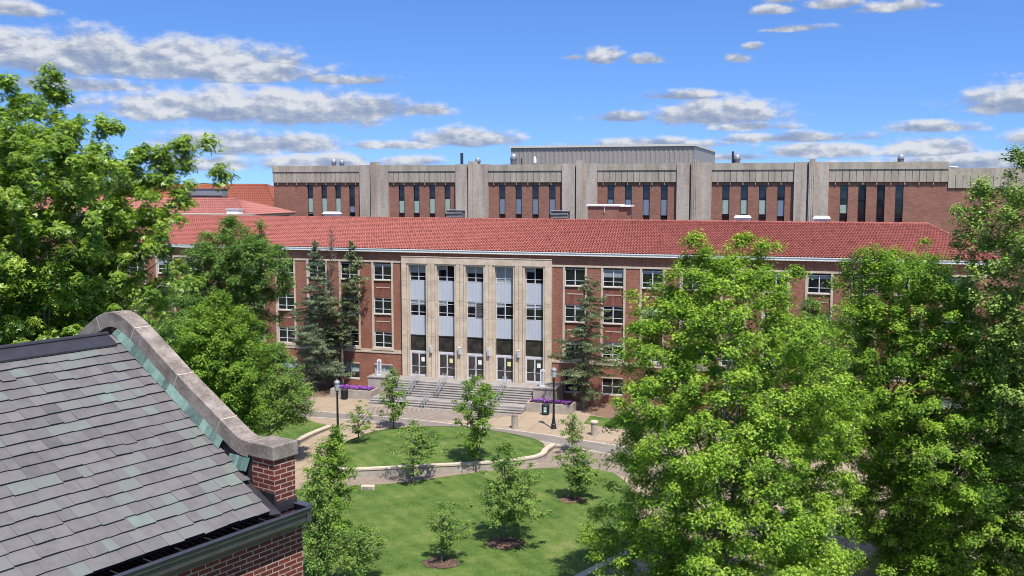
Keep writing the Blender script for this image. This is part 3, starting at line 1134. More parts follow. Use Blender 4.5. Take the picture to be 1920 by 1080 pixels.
def railing(u, v0, z0, v1, z1, label):
    e = empty('stair_railing', wuv(u, v0, z0), -TH, label, 'railing', 'silver railings on the stairs')
    dv, dz = v1 - v0, z1 - z0
    b = MB()
    for hh in (.92, .55):
        for x in (-.16, .16):
            b.tube([(x, .25, hh), (x, 0, hh), (x, dv, dz + hh), (x, dv - .25, dz + hh)], .026, 6)
    for x in (-.16, .16):
        b.tube([(x, .25, .92), (x, .25, .55)], .024, 6)
        b.tube([(x, dv - .25, dz + .92), (x, dv - .25, dz + .55)], .024, 6)
    b.build('handrail', M['silver'], e)
    for k in range(3):
        t = k / 2
        pb = MB()
        for x in (-.16, .16):
            pb.tube([(x, dv * t, dz * t - .02), (x, dv * t, dz * t + .92)], .026, 6)
        pb.box((-.16, dv * t - .015, dz * t + .30), (.16, dv * t + .015, dz * t + .34))
        pb.build('post', M['silver'], e)


for u, lb in ((-8.7, 'silver double railing on the upper flight below the first door'), (-5.9, 'silver double railing on the upper flight below the second door'),
              (-3.1, 'silver double railing on the upper flight behind the tall young maple'), (.1, 'silver double railing on the upper flight below the fourth door')):
    railing(u, -2.6, 1.545, -4.5, .66, lb)
for u, lb in ((-6.4, 'short silver railing on the lower flight in front of the second door'), (-1.6, 'short silver railing on the lower flight hidden behind the tall young maple')):
    railing(u, -5.85, .46, -6.85, .04, lb)

# flower planters
pet_rng = np.random.RandomState(8)


def planter(u0, u1, v0, v1, h, label, flabel):
    w, d = u1 - u0, v1 - v0
    e = empty('stone_planter', wuv(u0, v0, 0), -TH, label, 'planter')
    b = MB()
    t = .22
    b.box((0, 0, -.2), (w, t, h)).box((0, d - t, -.2), (w, d, h)).box((0, t, -.2), (t, d - t, h)).box((w - t, t, -.2), (w, d - t, h))
    b.build('planter_box', M['concrete'], e)
    MB().box((t, t, .0), (w - t, d - t, h - .12)).build('soil', M['mulch_dark'], e)
    f = MB()
    n_f = int(w * d * 330)
    for k in range(n_f):
        x, y = pet_rng.uniform(t, w - t), pet_rng.uniform(t, d - t)
        edge = min(x, w - x, y, d - y)
        green = pet_rng.rand() < (.65 if edge < .6 else .28)
        z = h - .12 + pet_rng.uniform(.05, .32 if not green else .22)
        s = pet_rng.uniform(.035, .07)
        a = pet_rng.uniform(0, 6.28)
        tx, ty = pet_rng.uniform(-.5, .5, 2)
        vs = []
        for q in range(5):
            c_, s_ = math.cos(a + q * 1.257), math.sin(a + q * 1.257)
            vs.append((x + s * c_, y + s * s_, z + s * (tx * c_ + ty * s_)))
        f.add(vs, [(0, 1, 2, 3, 4)], pet_rng.uniform(0, .33) if green else pet_rng.uniform(.42, 1))
    o = f.build('petunias', M['petal'])
    o.location = wuv(u0, v0, 0)
    o.rotation_euler = (0, 0, -TH)
    tag(o, flabel, 'flowers')


planter(2.98, 7.25, -5.3, -3.62, .82, 'concrete planter of purple flowers at the right of the stairs behind the lamp post', 'purple petunias filling the planter at the right of the stairs')
planter(-16.75, -12.45, -5.1, -3.28, .82, 'concrete planter of purple flowers at the left of the stairs behind the trash can', 'purple petunias filling the planter at the left of the stairs')


# ------------------------------------------------------------------ street furniture
def lamp_post(p, label):
    e = empty('lamp_post', p, 0, label, 'lamp post', 'black lamp posts on the plaza')
    b = MB()
    b.lathe([(.26, -.05), (.26, .16), (.21, .2), (.21, .34), (.235, .38), (.17, .46), (.115, .9), (.10, 1.0), (.12, 1.04), (.10, 1.08), (.078, 3.5), (.075, 4.05), (.11, 4.08), (.11, 4.13), (.06, 4.17), (.06, 4.24), (.15, 4.34), (.17, 4.38)], 16)
    b.build('post', M['black_metal'], e, smooth=False)
    MB().lathe([(.16, 4.381), (.205, 4.75), (.215, 4.95)], 10).build('lantern_glass', M['lamp_glass'], e)
    c = MB()
    for k in range(5):
        a = 2 * math.pi * k / 5
        c.tube([(.168 * math.cos(a), .168 * math.sin(a), 4.38), (.222 * math.cos(a), .222 * math.sin(a), 4.96)], .012, 4)
    c.lathe([(.25, 4.951), (.26, 5.0), (.20, 5.12), (.09, 5.20), (.03, 5.22), (.03, 5.30)], 12)
    c.build('lantern_cap', M['grey_metal'], e)
    MB().lathe([(.34, -.1), (.34, .03)], 14).build('footing', M['concrete'], e)


lamp_post(gnd(1038, 804), 'black lamp post with lantern on the plaza right of the stairs by the planter')
lamp_post(gnd(634, 834), 'black lamp post with lantern at the left end of the oval lawn')


def trash_can(p, label, sign):
    e = empty('trash_can', p, -TH + .15, label, 'trash can', 'black trash cans by the planters')
    b = MB()
    b.lathe([(.27, 0), (.29, .06), (.31, .5), (.32, .82), (.33, .86)], 20)
    for k in range(20):
        a = 2 * math.pi * k / 20
        b.tube([(.30 * math.cos(a), .30 * math.sin(a), .06), (.335 * math.cos(a), .335 * math.sin(a), .84)], .016, 4)
    b.build('bin_body', M['black_metal'], e)
    l = MB().lathe([(.345, .861), (.355, .92), (.33, .97), (.20, 1.02), (.13, 1.03), (.12, 1.0)], 20)
    l.build('bin_lid', M['dark_metal'], e)
    if sign:
        MB().box((-.17, -.375, .2), (.17, -.355, .80)).build('bin_sign', M['teal'], e)
        s = MB()
        n_ = 14
        for k in range(n_):
            if k % 5 == 4:
                continue
            a0, a1 = 2 * math.pi * k / n_, 2 * math.pi * (k + 1) / n_
            s.add([(.06 * math.cos(a0), -.378, .64 + .06 * math.sin(a0)), (.105 * math.cos(a0), -.378, .64 + .105 * math.sin(a0)),
                   (.105 * math.cos(a1), -.378, .64 + .105 * math.sin(a1)), (.06 * math.cos(a1), -.378, .64 + .06 * math.sin(a1))], [(0, 1, 2, 3)])
        s.box((-.10, -.379, .33), (.10, -.376, .46))
        s.build('bin_symbol', M['paper_white'], e)


trash_can(gnd(1023, 777.5), 'black trash can with a white recycling symbol before the right planter', True)
trash_can(wuv(-15.0, -5.55), 'plain black trash can standing before the left planter', False)


def bollard(p, label, cap):
    e = empty('bollard', p, 0, label, 'bollard', 'round concrete bollards on the plaza')
    MB().lathe([(.27, -.1), (.27, 1.02)], 18).build('bollard_body', M['concrete'], e)
    if cap:
        MB().lathe([(.30, 1.021), (.34, 1.06), (.34, 1.14), (.25, 1.22), (.1, 1.25)], 18).build('bollard_cap', M['stone_trim'], e)
    else:
        MB().lathe([(.275, 1.021), (.275, 1.10), (.24, 1.15), (.24, 1.2), (.1, 1.205)], 18).build('bollard_cap', M['coping'], e)


bollard(gnd(965, 803), 'flat topped round concrete bollard on the plaza before the stairs', False)
bollard(gnd(1114, 816), 'round concrete bollard with a wide pale cap near the mulch bed', True)

p = gnd(690, 917)
e = empty('stone_marker', p, 0, 'small low pale stone marker at the upper left edge of the big lawn', 'marker')
MB().box((-.47, -.2, -.1), (.47, .2, .26)).build('marker_block', M['stone_trim'], e, bevel=.02)
MB().box((-.36, -.215, .06), (.36, -.2015, .2)).build('marker_plate', M['coping'], e)


# ------------------------------------------------------------------ rooftop things on the hall
def on_roof(name, u, v, z, label, cat, group=None):
    return empty(name, wuv(u, v, z), -TH, label, cat, group)


for u, w, lb in ((-22.9, 1.9, 'low white hooded vent on the tile ridge above the three spruces'), (20.7, 1.6, 'low white hooded vent on the tile ridge above the big maple'), (27.9, 1.6, 'low white hooded vent on the tile ridge nearest its right end')):
    e = on_roof('roof_vent', u, 7.6, 16.6, lb, 'vent', 'white vents on the tile ridge')
    MB().box((-w / 2 + .12, -.45, 0), (w / 2 - .12, .45, .62)).build('vent_box', M['white_paint'], e, bevel=.02)
    MB().add([(-w / 2, -.6, .62), (w / 2, -.6, .62), (w / 2, .6, .62), (-w / 2, .6, .62), (-w / 2 + .15, -.3, .86), (w / 2 - .15, -.3, .86), (w / 2 - .15, .3, .86), (-w / 2 + .15, .3, .86)],
             [(3, 2, 1, 0), (4, 5, 6, 7), (0, 1, 5, 4), (1, 2, 6, 5), (2, 3, 7, 6), (3, 0, 4, 7)]).build('vent_hood', M['white_metal'], e)
    sl = MB()
    for k in range(5):
        x = -w / 2 + .25 + k * (w - .5) / 5
        sl.box((x, -.458, .2), (x + .16, -.452, .46))
    sl.build('vent_slot', M['grey_metal'], e)
for u, lb in ((-8.9, 'grey louvred roof unit on the tile ridge above the entrance'), (2.5, 'grey louvred roof unit on the tile ridge left of the brick roof hut')):
    e = on_roof('roof_louvre', u, 8.6, 16.4, lb, 'roof unit', 'grey louvred units on the tile ridge')
    MB().box((-.85, -.5, 0), (.85, .5, 1.25)).build('unit_body', M['louvre'], e)
    sl = MB()
    for k in range(6):
        sl.add([(-.9, -.62, .5 + k * .14), (.9, -.62, .5 + k * .14), (.9, -.5, .57 + k * .14), (-.9, -.5, .57 + k * .14)], [(0, 1, 2, 3)])
    sl.box((-.95, -.65, 1.3), (.95, .55, 1.36))
    sl.build('unit_louvre', M['grey_metal'], e)
e = on_roof('roof_hut', 5.2, 9.0, 16.2, 'small brick roof hut with white flat roof behind the tile ridge', 'roof hut')
MB().box((0, 0, 0), (3.2, 2.6, 2.0)).box((3.2, .3, 0), (4.0, 2.6, 1.9)).build('wall', M['brick_rear'], e)
MB().box((-.12, -.15, 2.0), (3.3, 2.7, 2.16)).box((3.31, .1, 1.95), (4.3, 2.7, 2.10)).build('roof', M['white_paint'], e)
MB().box((1.72, -.10, 1.35), (1.78, -.005, 2.0)).build('downpipe', M['white_metal'], e)

# ------------------------------------------------------------------ the brutalist lab building behind
V0 = 35.0
REAR = empty('lab_building', wuv(0, V0, 0), -TH, 'broad brick lab building with grey concrete piers and narrow windows rising behind the tile roof', 'building')
PIERS = [(-32.92, -28.68), (-18.84, -14.34), (-4.18, .38), (10.53, 14.78), (24.57, 28.53)]
RX0, RX1 = -46.6, 52.0
ZT = 23.05
bw = MB()
WINX = [582, 608, 634, 660, 753, 781, 810.5, 839, 941.7, 972.5, 1004, 1035.5, 1145, 1178, 1211.7, 1245, 1360.5, 1395, 1429.5, 1464, 1582, 1616, 1651, 1685.6]


def fac_u(x, y, v):
    r = ray(x, y)
    nn = np.array([st, ct, 0])
    t = (v + DF * ct) / (r @ nn)
    P = np.array([0, 0, CAM_H]) + t * r
    X, Y = P[0], P[1] - DF
    return X * ct - Y * st


WU = [fac_u(x, 380, V0 + .22) for x in WINX]
HWR = .44
prev = RX0
for u in WU:
    bw.box((prev, .22, 0), (u - HWR, 1.0, 20.35))
    prev = u + HWR
bw.box((prev, .22, 0), (RX1, 1.0, 20.35))
bw.box((RX0, .24, 20.352), (RX1, 1.0, 20.78))
bw.box((RX0, 1.0, 0), (RX0 + .4, 40, 22.2))
bw.box((RX1 - .4, 1.0, 0), (RX1, 40, 21.2))
bw.box((RX0, 1.3, 0), (RX1, 1.35, 20.3))
bw.box((RX0, 40, 0), (RX1, 40.4, 22))
for u in WU:
    bw.box((u - HWR, .22, 0), (u + HWR, 1.0, 14.6))
bw.build('wall', M['brick_rear'], REAR)
MB().box((RX0, .9, 22.2), (41.6, 40, 22.3)).box((41.6, .9, 21.2), (RX1, 40, 21.3)).build('roof', M['grey_metal'], REAR)
cl = MB()


def pier(b, a, c):
    w = c - a
    s1, g1, r1 = a + w * .37, a + w * .425, a + w * .60
    b.box((a, -.25, 0), (s1, .9, ZT + .05))
    b.box((s1, .1, 0), (g1, .9, ZT + .02))
    b.box((g1, -.55, 0), (r1, .9, ZT + .42))
    for k in range(3):
        x = g1 + (r1 - g1) * (k + .6) / 3.2
        b.box((x, -.60, 0), (x + .09, -.551, ZT + .40))
    b.box((r1, -.25, 0), (c, .9, ZT + .05))


PM = []
for a, c in PIERS:
    b = MB()
    pier(b, a, c)
    b.build('concrete_pier', M['concrete_rear'], REAR)
# fascia: plain cornice above, panels with open joints below
segs = [RX0] + [v for p_ in PIERS for v in p_] + [41.6]
for i in range(0, len(segs), 2):
    a, b_ = segs[i], segs[i + 1]
    f = MB()
    f.box((a + .01, -.12, 22.2), (b_ - .01, .9, ZT - .02))
    n_p = max(1, round((b_ - a) / .78))
    for k in range(n_p):
        x0, x1 = a + (b_ - a) * k / n_p, a + (b_ - a) * (k + 1) / n_p
        f.box((x0 + .03, -.02, 20.72), (x1 - .03, .23, 22.198))
        if k % 2:
            f.box((x0 - .06, .05, 20.40), (x0 + .06, .23, 20.718))
    f.box((a + .01, .06, 20.782), (b_ - .01, .23, 22.19))
    f.build('fascia', M['fascia'], REAR)
f = MB()
f.box((41.62, .1, 21.45), (RX1, .95, 22.25))
for k in range(13):
    x0 = 41.62 + k * .79
    f.box((x0 + .03, .06, 20.0), (x0 + .76, .21, 21.448))
f.box((41.62, .14, 20.06), (RX1, .21, 21.4))
f.build('fascia', M['fascia'], REAR)
wg = MB().box((-HWR, .44, 0), (HWR, .48, 5.75)).mesh('window', M['glass'])
wf = MB()
wf.box((-HWR, .36, 0), (-HWR + .05, .49, 5.75)).box((HWR - .05, .36, 0), (HWR, .49, 5.75))
for z in (1.9, 4.0, 5.7):
    wf.box((-HWR + .05, .37, z), (HWR - .05, .49, z + .06))
wf = wf.mesh('window_frame', M['black_metal'])
bls = [('blind_green', 1.75, 3.9)] * 3 + [('blind_blue', 2.0, 2.8)] + [('blind_green', 2.0, 3.6)] * 2 + [('blind_green', 1.9, 3.9)] * 2 + [('blind_blue', 1.9, 4.0)] * 8 + [('blind_green', 2.2, 3.9)] * 3 + [('blind_blue', 2.0, 3.9)] + [('blind_green', 2.4, 3.4)] + [None] * 3
for u, bb in zip(WU, bls):
    o = link_mesh('window', wg, REAR, (u, 0, 14.6))
    link_mesh('window_frame', wf, o)
    if bb:
        MB().box((-HWR + .05, .42, bb[1]), (HWR - .05, .438, bb[2])).build('blind', M[bb[0]], o)

# ribbed metal penthouse on its roof
pu0, pu1, pv = fac_u(958, 290, V0 + 6), fac_u(1301, 290, V0 + 6), 6.0
ph = empty('metal_penthouse', wuv(pu0, V0 + pv, 22.3), -TH, 'ribbed tan metal penthouse with pale roof edge on top of the lab building', 'penthouse')
Lp = pu1 - pu0
b = MB()
nr = int(Lp / .62)
for k in range(nr):
    x0 = Lp * k / nr
    x1 = Lp * (k + 1) / nr
    w_ = x1 - x0
    b.add([(x0, 0, 0), (x0 + w_ * .3, 0, 0), (x0 + w_ * .4, .05, 0), (x0 + w_ * .9, .05, 0), (x1, 0, 0), (x0, 0, 3.1), (x0 + w_ * .3, 0, 3.1), (x0 + w_ * .4, .05, 3.1), (x0 + w_ * .9, .05, 3.1), (x1, 0, 3.1)],
          [(0, 1, 6, 5), (1, 2, 7, 6), (2, 3, 8, 7), (3, 4, 9, 8)])
b.box((0, .06, 0), (Lp, 26, 3.08))
b.build('wall', M['penthouse'], ph)
MB().box((-.15, -.2, 3.1), (Lp + .15, 26.2, 3.38)).build('roof', M['penthouse_trim'], ph)


def stack(kind, x, ytop, w, v, label, group='vents on the lab roof'):
    u = fac_u(x, 300, V0 + v)
    P = at_y(x, ytop, wuv(u, V0 + v)[1])
    h = P[2] - 22.3
    r = w / 2
    e = empty('roof_stack' if kind == 'pipe' else 'roof_exhaust', wuv(u, V0 + v, 22.3), -TH, label, 'roof vent', group)
    if kind == 'pipe':
        MB().lathe([(r, 0), (r, h), (r * .6, h + .02)], 12).build('pipe', M['dark_metal'], e)
        MB().lathe([(r * 1.5, 0), (r * 1.5, .15), (r * 1.02, .25)], 12).build('base_collar', M['grey_metal'], e)
    elif kind == 'dome':
        MB().lathe([(r, 0), (r, h * .62), (r * 1.12, h * .64), (r * 1.12, h * .7)], 14).build('vent_drum', M['louvre'], e)
        MB().lathe([(r * 1.12, h * .702), (r * 1.0, h * .88), (r * .5, h), (.02, h * 1.01)], 14).build('vent_dome', M['silver'], e, smooth=True)
    else:
        MB().lathe([(r * .8, 0), (r * .8, h * .45), (r, h * .5)], 12).build('vent_drum', M['grey_metal'], e)
        MB().lathe([(r, h * .502), (r * 1.5, h * .55), (r * 1.45, h * .8), (r * .7, h), (.05, h * 1.02)], 12).build('vent_dome', M['white_paint'], e)
    return e


stack('dome', 626, 298, .62, 6, 'left of the silver domed exhaust pair on the lab roof', 'silver domed exhausts')
stack('dome', 641, 299, .66, 6, 'right of the silver domed exhaust pair on the lab roof', 'silver domed exhausts')
stack('pipe', 866, 287, .42, 5, 'slim dark exhaust pipe on the lab roof above the second pier')
stack('dome', 896, 295, .70, 5, 'short silver domed exhaust right of the slim dark pipe on the lab roof')
stack('dome', 963, 288, .85, 4, 'tall grey domed exhaust at the left end of the metal penthouse')
stack('pipe', 978, 297, .18, 4, 'thin short pipe just before the left end of the metal penthouse')
stack('white', 1003, 294, .30, 3, 'small dark capped vent before the metal penthouse')
stack('pipe', 1374, 284, .30, 5, 'thin dark stack right of the metal penthouse')
stack('dome', 1382, 289, .80, 5, 'squat silver exhaust beside the thin dark stack right of the penthouse')
stack('dome', 1689, 289, .72, 5, 'white tipped tall exhaust on the right part of the lab roof')
stack('white', 1788, 312, .80, 5, 'low white mushroom vent near the right end of the lab roof')
stack('white', 1752, 312, .60, 6, 'smaller low pale vent left of the white mushroom vent on the lab roof')


# ------------------------------------------------------------------ roofs at the far left
def hip_roof_building(name, u0, u1, v0, v1, ze, zr, inset, m, label, ncol, nrow, amp=.05, wallm='brick_rear'):
    e = empty(name, wuv((u0 + u1) / 2, v0, 0), -TH, label, 'building')
    hx, d = (u1 - u0) / 2, v1 - v0
    MB().box((-hx + .5, .5, 0), (hx - .5, d - .5, ze - .02)).build('wall', M[wallm], e)
    MB().box((-hx, 0, ze - .3), (hx, d, ze - .022)).build('eaves', M['stone_trim'], e)
    b = MB()
    r1, r2 = (-hx + inset, d / 2, zr), (hx - inset, d / 2, zr)
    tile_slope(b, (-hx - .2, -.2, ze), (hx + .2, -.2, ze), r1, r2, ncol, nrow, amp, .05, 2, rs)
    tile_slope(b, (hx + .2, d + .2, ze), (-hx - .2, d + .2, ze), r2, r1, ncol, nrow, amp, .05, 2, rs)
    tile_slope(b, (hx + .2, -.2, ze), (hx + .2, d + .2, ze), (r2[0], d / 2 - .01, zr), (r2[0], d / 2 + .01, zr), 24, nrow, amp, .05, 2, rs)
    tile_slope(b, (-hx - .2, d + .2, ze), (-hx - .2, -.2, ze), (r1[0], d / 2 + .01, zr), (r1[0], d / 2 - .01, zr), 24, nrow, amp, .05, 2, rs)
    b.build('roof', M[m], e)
    return e


hip_roof_building('orange_roof_hall', -100, -56, 52, 74, 16.2, 20.6, 9, 'roof_orange', 'distant hall with a broad orange hipped roof left of the lab building', 90, 16)
hip_roof_building('pale_roof_wing', -84, -41.5, 20, 32, 16.6, 18.6, 5.5, 'roof_pale', 'wing with a faded pink tile roof behind the left end of the long hall', 110, 10)
e = on_roof('parapet_annex', -48.0, 17.5, 0, 'low flat roofed annex with pale parapet between the pink roof and the long hall', 'annex')
MB().box((-9, 0, 0), (7.5, 3, 16.0)).build('wall', M['brick_rear'], e)
MB().box((-9.1, -.1, 16.0), (7.6, 3.1, 16.75)).build('parapet', M['concrete_rear'], e)
e = on_roof('white_roof_unit', -42.2, 18.5, 16.75, 'small white roof box on the annex parapet beside the lab building', 'roof unit')
MB().box((-.9, -.4, 0), (.9, .4, .55)).build('unit_body', M['white_paint'], e, bevel=.02)
MB().box((-1.0, -.5, .552), (1.0, .5, .66)).build('unit_lid', M['white_metal'], e)
e = on_roof('air_handler', -61.5, 40.0, 0, 'long grey air handling duct on a roof between the pink and orange roofs', 'air handler')
MB().box((-5.2, .3, 14), (3.1, 1.7, 18.8)).build('support_block', M['brick_rear'], e)
MB().box((-5, .2, 18.802), (3, 1.8, 19.75)).box((-5.1, .1, 19.752), (3.1, 1.9, 19.82)).build('duct', M['grey_metal'], e)
MB().tube([(-3.8, .1, 19.3), (-3.8, 1, 20.2), (-3.8, 1.9, 19.3)], .35, 8).build('duct_elbow', M['silver'], e)

# ------------------------------------------------------------------ the slate roofed house in front
dv = np.array([.575, .818])
dv = dv / np.linalg.norm(dv)
OS = at_y(513, 850, 12.6)
SL = empty('slate_house', (OS[0], OS[1], 0), math.atan2(dv[1], dv[0]), 'near brick house with grey slate roof, stone gable coping and brick corner pier', 'house')
# local axes: x along the ridge (away, to the right), y to the left and away
S0 = -9.5
wl = MB()
wl.box((S0, -.02, -1.5), (.45, .40, 15.72))
wl.box((.0, .40, -1.5), (.45, 6.5, 15.72))
wl.box((S0, 6.5, -1.5), (.45, 6.9, 15.72))
wl.box((S0, .4, -1.5), (S0 + .4, 6.5, 15.72))
gp = [(.40, 15.72), (.40, 16.35), (1.0, 16.62), (3.2, 18.02), (3.46, 18.12), (3.7, 18.02), (5.9, 16.62), (6.5, 16.35), (6.5, 15.72)]
n_ = len(gp)
vs = [(.03, y, z) for y, z in gp] + [(.22, y, z) for y, z in gp]
wl.add(vs, [tuple(range(n_)), tuple(range(2 * n_ - 1, n_ - 1, -1))] + [(k, n_ + k, n_ + (k + 1) % n_, (k + 1) % n_) for k in range(n_)])
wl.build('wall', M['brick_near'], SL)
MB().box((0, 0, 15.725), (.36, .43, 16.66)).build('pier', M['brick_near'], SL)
MB().box((-.035, -.035, 16.662), (.395, .475, 16.85)).build('pier_cap', M['coping'], SL, bevel=.008)
# coping sections along the gable, with open joints
top = [(.477, 16.855), (.60, 16.86), (.70, 16.895), (.95, 17.03), (1.976, 17.61), (2.75, 18.085), (2.968, 18.21), (3.10, 18.278), (3.25, 18.332), (3.40, 18.362), (3.52, 18.362),
       (3.67, 18.332), (3.82, 18.278), (3.95, 18.21), (4.17, 18.085), (4.95, 17.61), (5.97, 17.03), (6.4, 16.87), (6.9, 16.85)]
thk = .225


def coping_piece(pts):
    c = MB()
    vs = []
    for i, (y, z) in enumerate(pts):
        j0, j1 = max(i - 1, 0), min(i + 1, len(pts) - 1)
        ty, tz = pts[j1][0] - pts[j0][0], pts[j1][1] - pts[j0][1]
        L = math.hypot(ty, tz)
        ny, nz = -tz / L, ty / L
        vs += [(-.03, y, z), (.25, y, z), (.25, y - ny * thk, z - nz * thk), (-.03, y - ny * thk, z - nz * thk)]
    fs = [(0, 1, 2, 3)]
    for i in range(len(pts) - 1):
        k = i * 4
        for q in range(4):
            q2 = (q + 1) % 4
            fs.append((k + q2, k + q, k + 4 + q, k + 4 + q2))
    k = (len(pts) - 1) * 4
    fs.append((k + 3, k + 2, k + 1, k))
    c.add(vs, fs)
    return c


def lerp_pts(y0, y1):
    ys = [p[0] for p in top]
    zs = [p[1] for p in top]
    mids = [p for p in top if y0 + .01 < p[0] < y1 - .01]
    return [(y0, float(np.interp(y0, ys, zs)))] + mids + [(y1, float(np.interp(y1, ys, zs)))]


cuts = [.477, 1.02, 1.93, 2.90, 3.86, 4.85, 5.9, 6.9]
for a, b_ in zip(cuts[:-1], cuts[1:]):
    coping_piece(lerp_pts(a + .006, b_ - .006)).build('coping_stone', M['coping'], SL, bevel=.006)
jm = MB()
for c_ in cuts[1:-1]:
    ys = [p[0] for p in top]
    z = float(np.interp(c_, ys, [p[1] for p in top]))
    q = coping_piece([(c_ + q_, float(np.interp(c_ + q_, ys, [p[1] for p in top])) + .001) for q_ in (-.007, .007)])
    jm.add([(x, y, zz) for x, y, zz in q.v], q.f)
jm.build('coping_joint', M['stone_trim'], SL)
# slates
ZE, TE, TR = 16.025, -.085, 3.30
SLOPE = .588
ang = math.atan(SLOPE)
Ls = (TR - TE) / math.cos(ang)
sr = random.Random(11)
slb = MB()
NC = 20
exps = Ls / NC
for r_ in range(NC):
    a0 = r_ * exps
    x = S0 + sr.uniform(0, .2)
    xr = -.055
    if r_ < 3:
        xr = -.16 + .0 * r_
    while x < xr - .02:
        w = sr.choice((.15, .18, .2, .22, .25, .28, .31)) * sr.uniform(.9, 1.1)
        x1 = min(x + w, xr)
        if xr - x1 < .08:
            x1 = xr
        t_ = sr.gauss(.46, .075)
        if sr.random() < .25:
            t_ = sr.uniform(.66, .84)
        if sr.random() < .03:
            t_ = sr.uniform(.86, .97)
        if sr.random() < .05:
            t_ = sr.uniform(.2, .3)
        j = sr.uniform(-.009, .009) - (.03 if sr.random() < .012 else 0)
        lift0, lift1 = .034 + sr.uniform(-.004, .005), .006
        th_ = .011
        vs = []
        for (xx, aa, ll) in ((x + .0012, a0 + j + sr.uniform(-.007, .007), lift0 + sr.uniform(-.003, .003)), (x1 - .0012, a0 + j + sr.uniform(-.007, .007), lift0 + sr.uniform(-.003, .003)), (x1 - .0015, a0 + exps * 1.25, lift1), (x + .0015, a0 + exps * 1.25, lift1)):
            for dz in (0, -th_):
                l_ = ll + dz
                vs.append((xx, TE + aa * math.cos(ang) - l_ * math.sin(ang), ZE + aa * math.sin(ang) + l_ * math.cos(ang)))
        slb.add(vs, [(0, 2, 4, 6), (1, 7, 5, 3), (0, 1, 3, 2), (2, 3, 5, 4), (6, 7, 1, 0)], t_)
        x = x1
roof_sl = slb.build('slate_roof', M['slate'], SL)
un = MB()
un.quad((S0, TE + .03, ZE - .02), (-.02, TE + .03, ZE - .02), (-.02, TR + .1, ZE - .03 + (TR - TE) * SLOPE), (S0, TR + .1, ZE - .03 + (TR - TE) * SLOPE))
zrr = ZE + (TR - TE) * SLOPE
un.quad((S0, TR, zrr - .02), (-.02, TR, zrr - .02), (-.02, 6.9, 15.9), (S0, 6.9, 15.9))
un.build('roof_deck', M['dark_metal'], SL)
rcap = MB()
for (a, b_) in ((S0, -6.2), (-6.2, -3.3), (-3.3, -.20)):
    L_ = .26
    for sg in (1, -1):
        p0 = (TR, zrr + .06)
        p1 = (TR - sg * L_ * math.cos(ang), zrr + .06 - L_ * math.sin(ang))
        q = [(a + .002, p0[0], p0[1]), (b_ - .002, p0[0], p0[1]), (b_ - .002, p1[0], p1[1]), (a + .002, p1[0], p1[1])]
        rcap.add(q + [(x_, y_, z_ - .025) for x_, y_, z_ in q], [(3, 2, 1, 0), (4, 5, 6, 7), (0, 1, 5, 4), (1, 2, 6, 5), (2, 3, 7, 6), (3, 0, 4, 7)])
    rcap.tube([(a, TR, zrr + .062), (b_ - .01, TR, zrr + .062)], .035, 8)
rcap.build('ridge_cap', M['dark_metal'], SL)
# stepped green copper flashing between slates and coping
fl = MB()
y = .98
while y < 3.30:
    z = float(np.interp(y, [p[0] for p in top], [p[1] for p in top]))
    y1 = y + .105
    z1 = float(np.interp(y1, [p[0] for p in top], [p[1] for p in top]))
    jx = sr.uniform(-.004, .004)
    o_ = .245
    zb_ = ZE + (y - TE) * SLOPE
    zb1 = ZE + (y1 - TE) * SLOPE
    fl.add([(-.012 + jx, y, z - o_ + .03), (-.012 + jx, y1, z1 - o_ + .03), (-.115 + jx, y1 - .004, zb1 + .035), (-.115 + jx, y - .004, zb_ + .035),
            (-.112 + jx, y1, zb1 - .03), (-.112 + jx, y, zb_ - .03)],
           [(0, 3, 2, 1), (3, 5, 4, 2)], sr.uniform(.15, .95))
    y = y1 - .003
for k in range(6):
    y = .44 + k * .07
    fl.add([(-.02, y, 16.63), (-.02, y + .068, 16.63), (-.10, y + .068, 16.46), (-.10, y, 16.46)], [(0, 3, 2, 1)], sr.uniform(.3, 1))
fl.build('copper_flashing', M['copper'], SL)
dk = MB()
dk.quad((-.006, .42, 16.64), (-.006, 1.0, 16.80), (-.006, 1.0, 16.4), (-.006, .42, 16.2))
dk.box((-.02, -.012, 15.98), (-.003, .435, 16.22))
dk.add([(-.02, -.02, 16.2), (-.02, .30, 16.22), (-.17, .10, 16.13), (-.17, -.10, 15.99), (-.02, -.14, 15.98)], [(0, 4, 3, 2, 1)])
dk.box((-.0, -.022, 15.95), (.37, -.003, 16.08))
dk.build('lead_flashing', M['dark_metal'], SL)
# box gutter with moulded front
gu = MB()
prof = [(-.085, 15.93), (-.10, 15.80), (-.235, 15.80), (-.235, 15.985), (-.275, 16.005), (-.285, 15.975), (-.262, 15.955), (-.262, 15.905), (-.225, 15.875), (-.215, 15.79), (-.165, 15.735), (-.10, 15.70), (-.03, 15.695), (-.03, 15.64), (-.02, 15.64)]
for i in range(len(prof) - 1):
    (y0, z0), (y1, z1) = prof[i], prof[i + 1]
    gu.quad((S0, y0, z0), (S0, y1, z1), (.40, y1, z1), (.40, y0, z0))
gu.add([(.40, y_, z_) for y_, z_ in prof[1:]], [tuple(range(len(prof) - 1))])
gu.build('gutter', M['gutter_metal'], SL)
hg = MB()
for k in range(20):
    x = -.35 - k * .42
    hg.box((x, -.262, 15.985), (x + .012, -.08, 15.995))
hg.build('gutter_strap', M['dark_metal'], SL)
en = MB().box((.33, -.255, 15.78), (.408, .02, 16.0)).box((.30, -.27, 16.002), (.42, .04, 16.018))
en.build('gutter_end', M['gutter_metal'], SL, bevel=.01)


# ------------------------------------------------------------------ vegetation
def unit(v):
    return v / (np.linalg.norm(v, axis=-1, keepdims=True) + 1e-9)


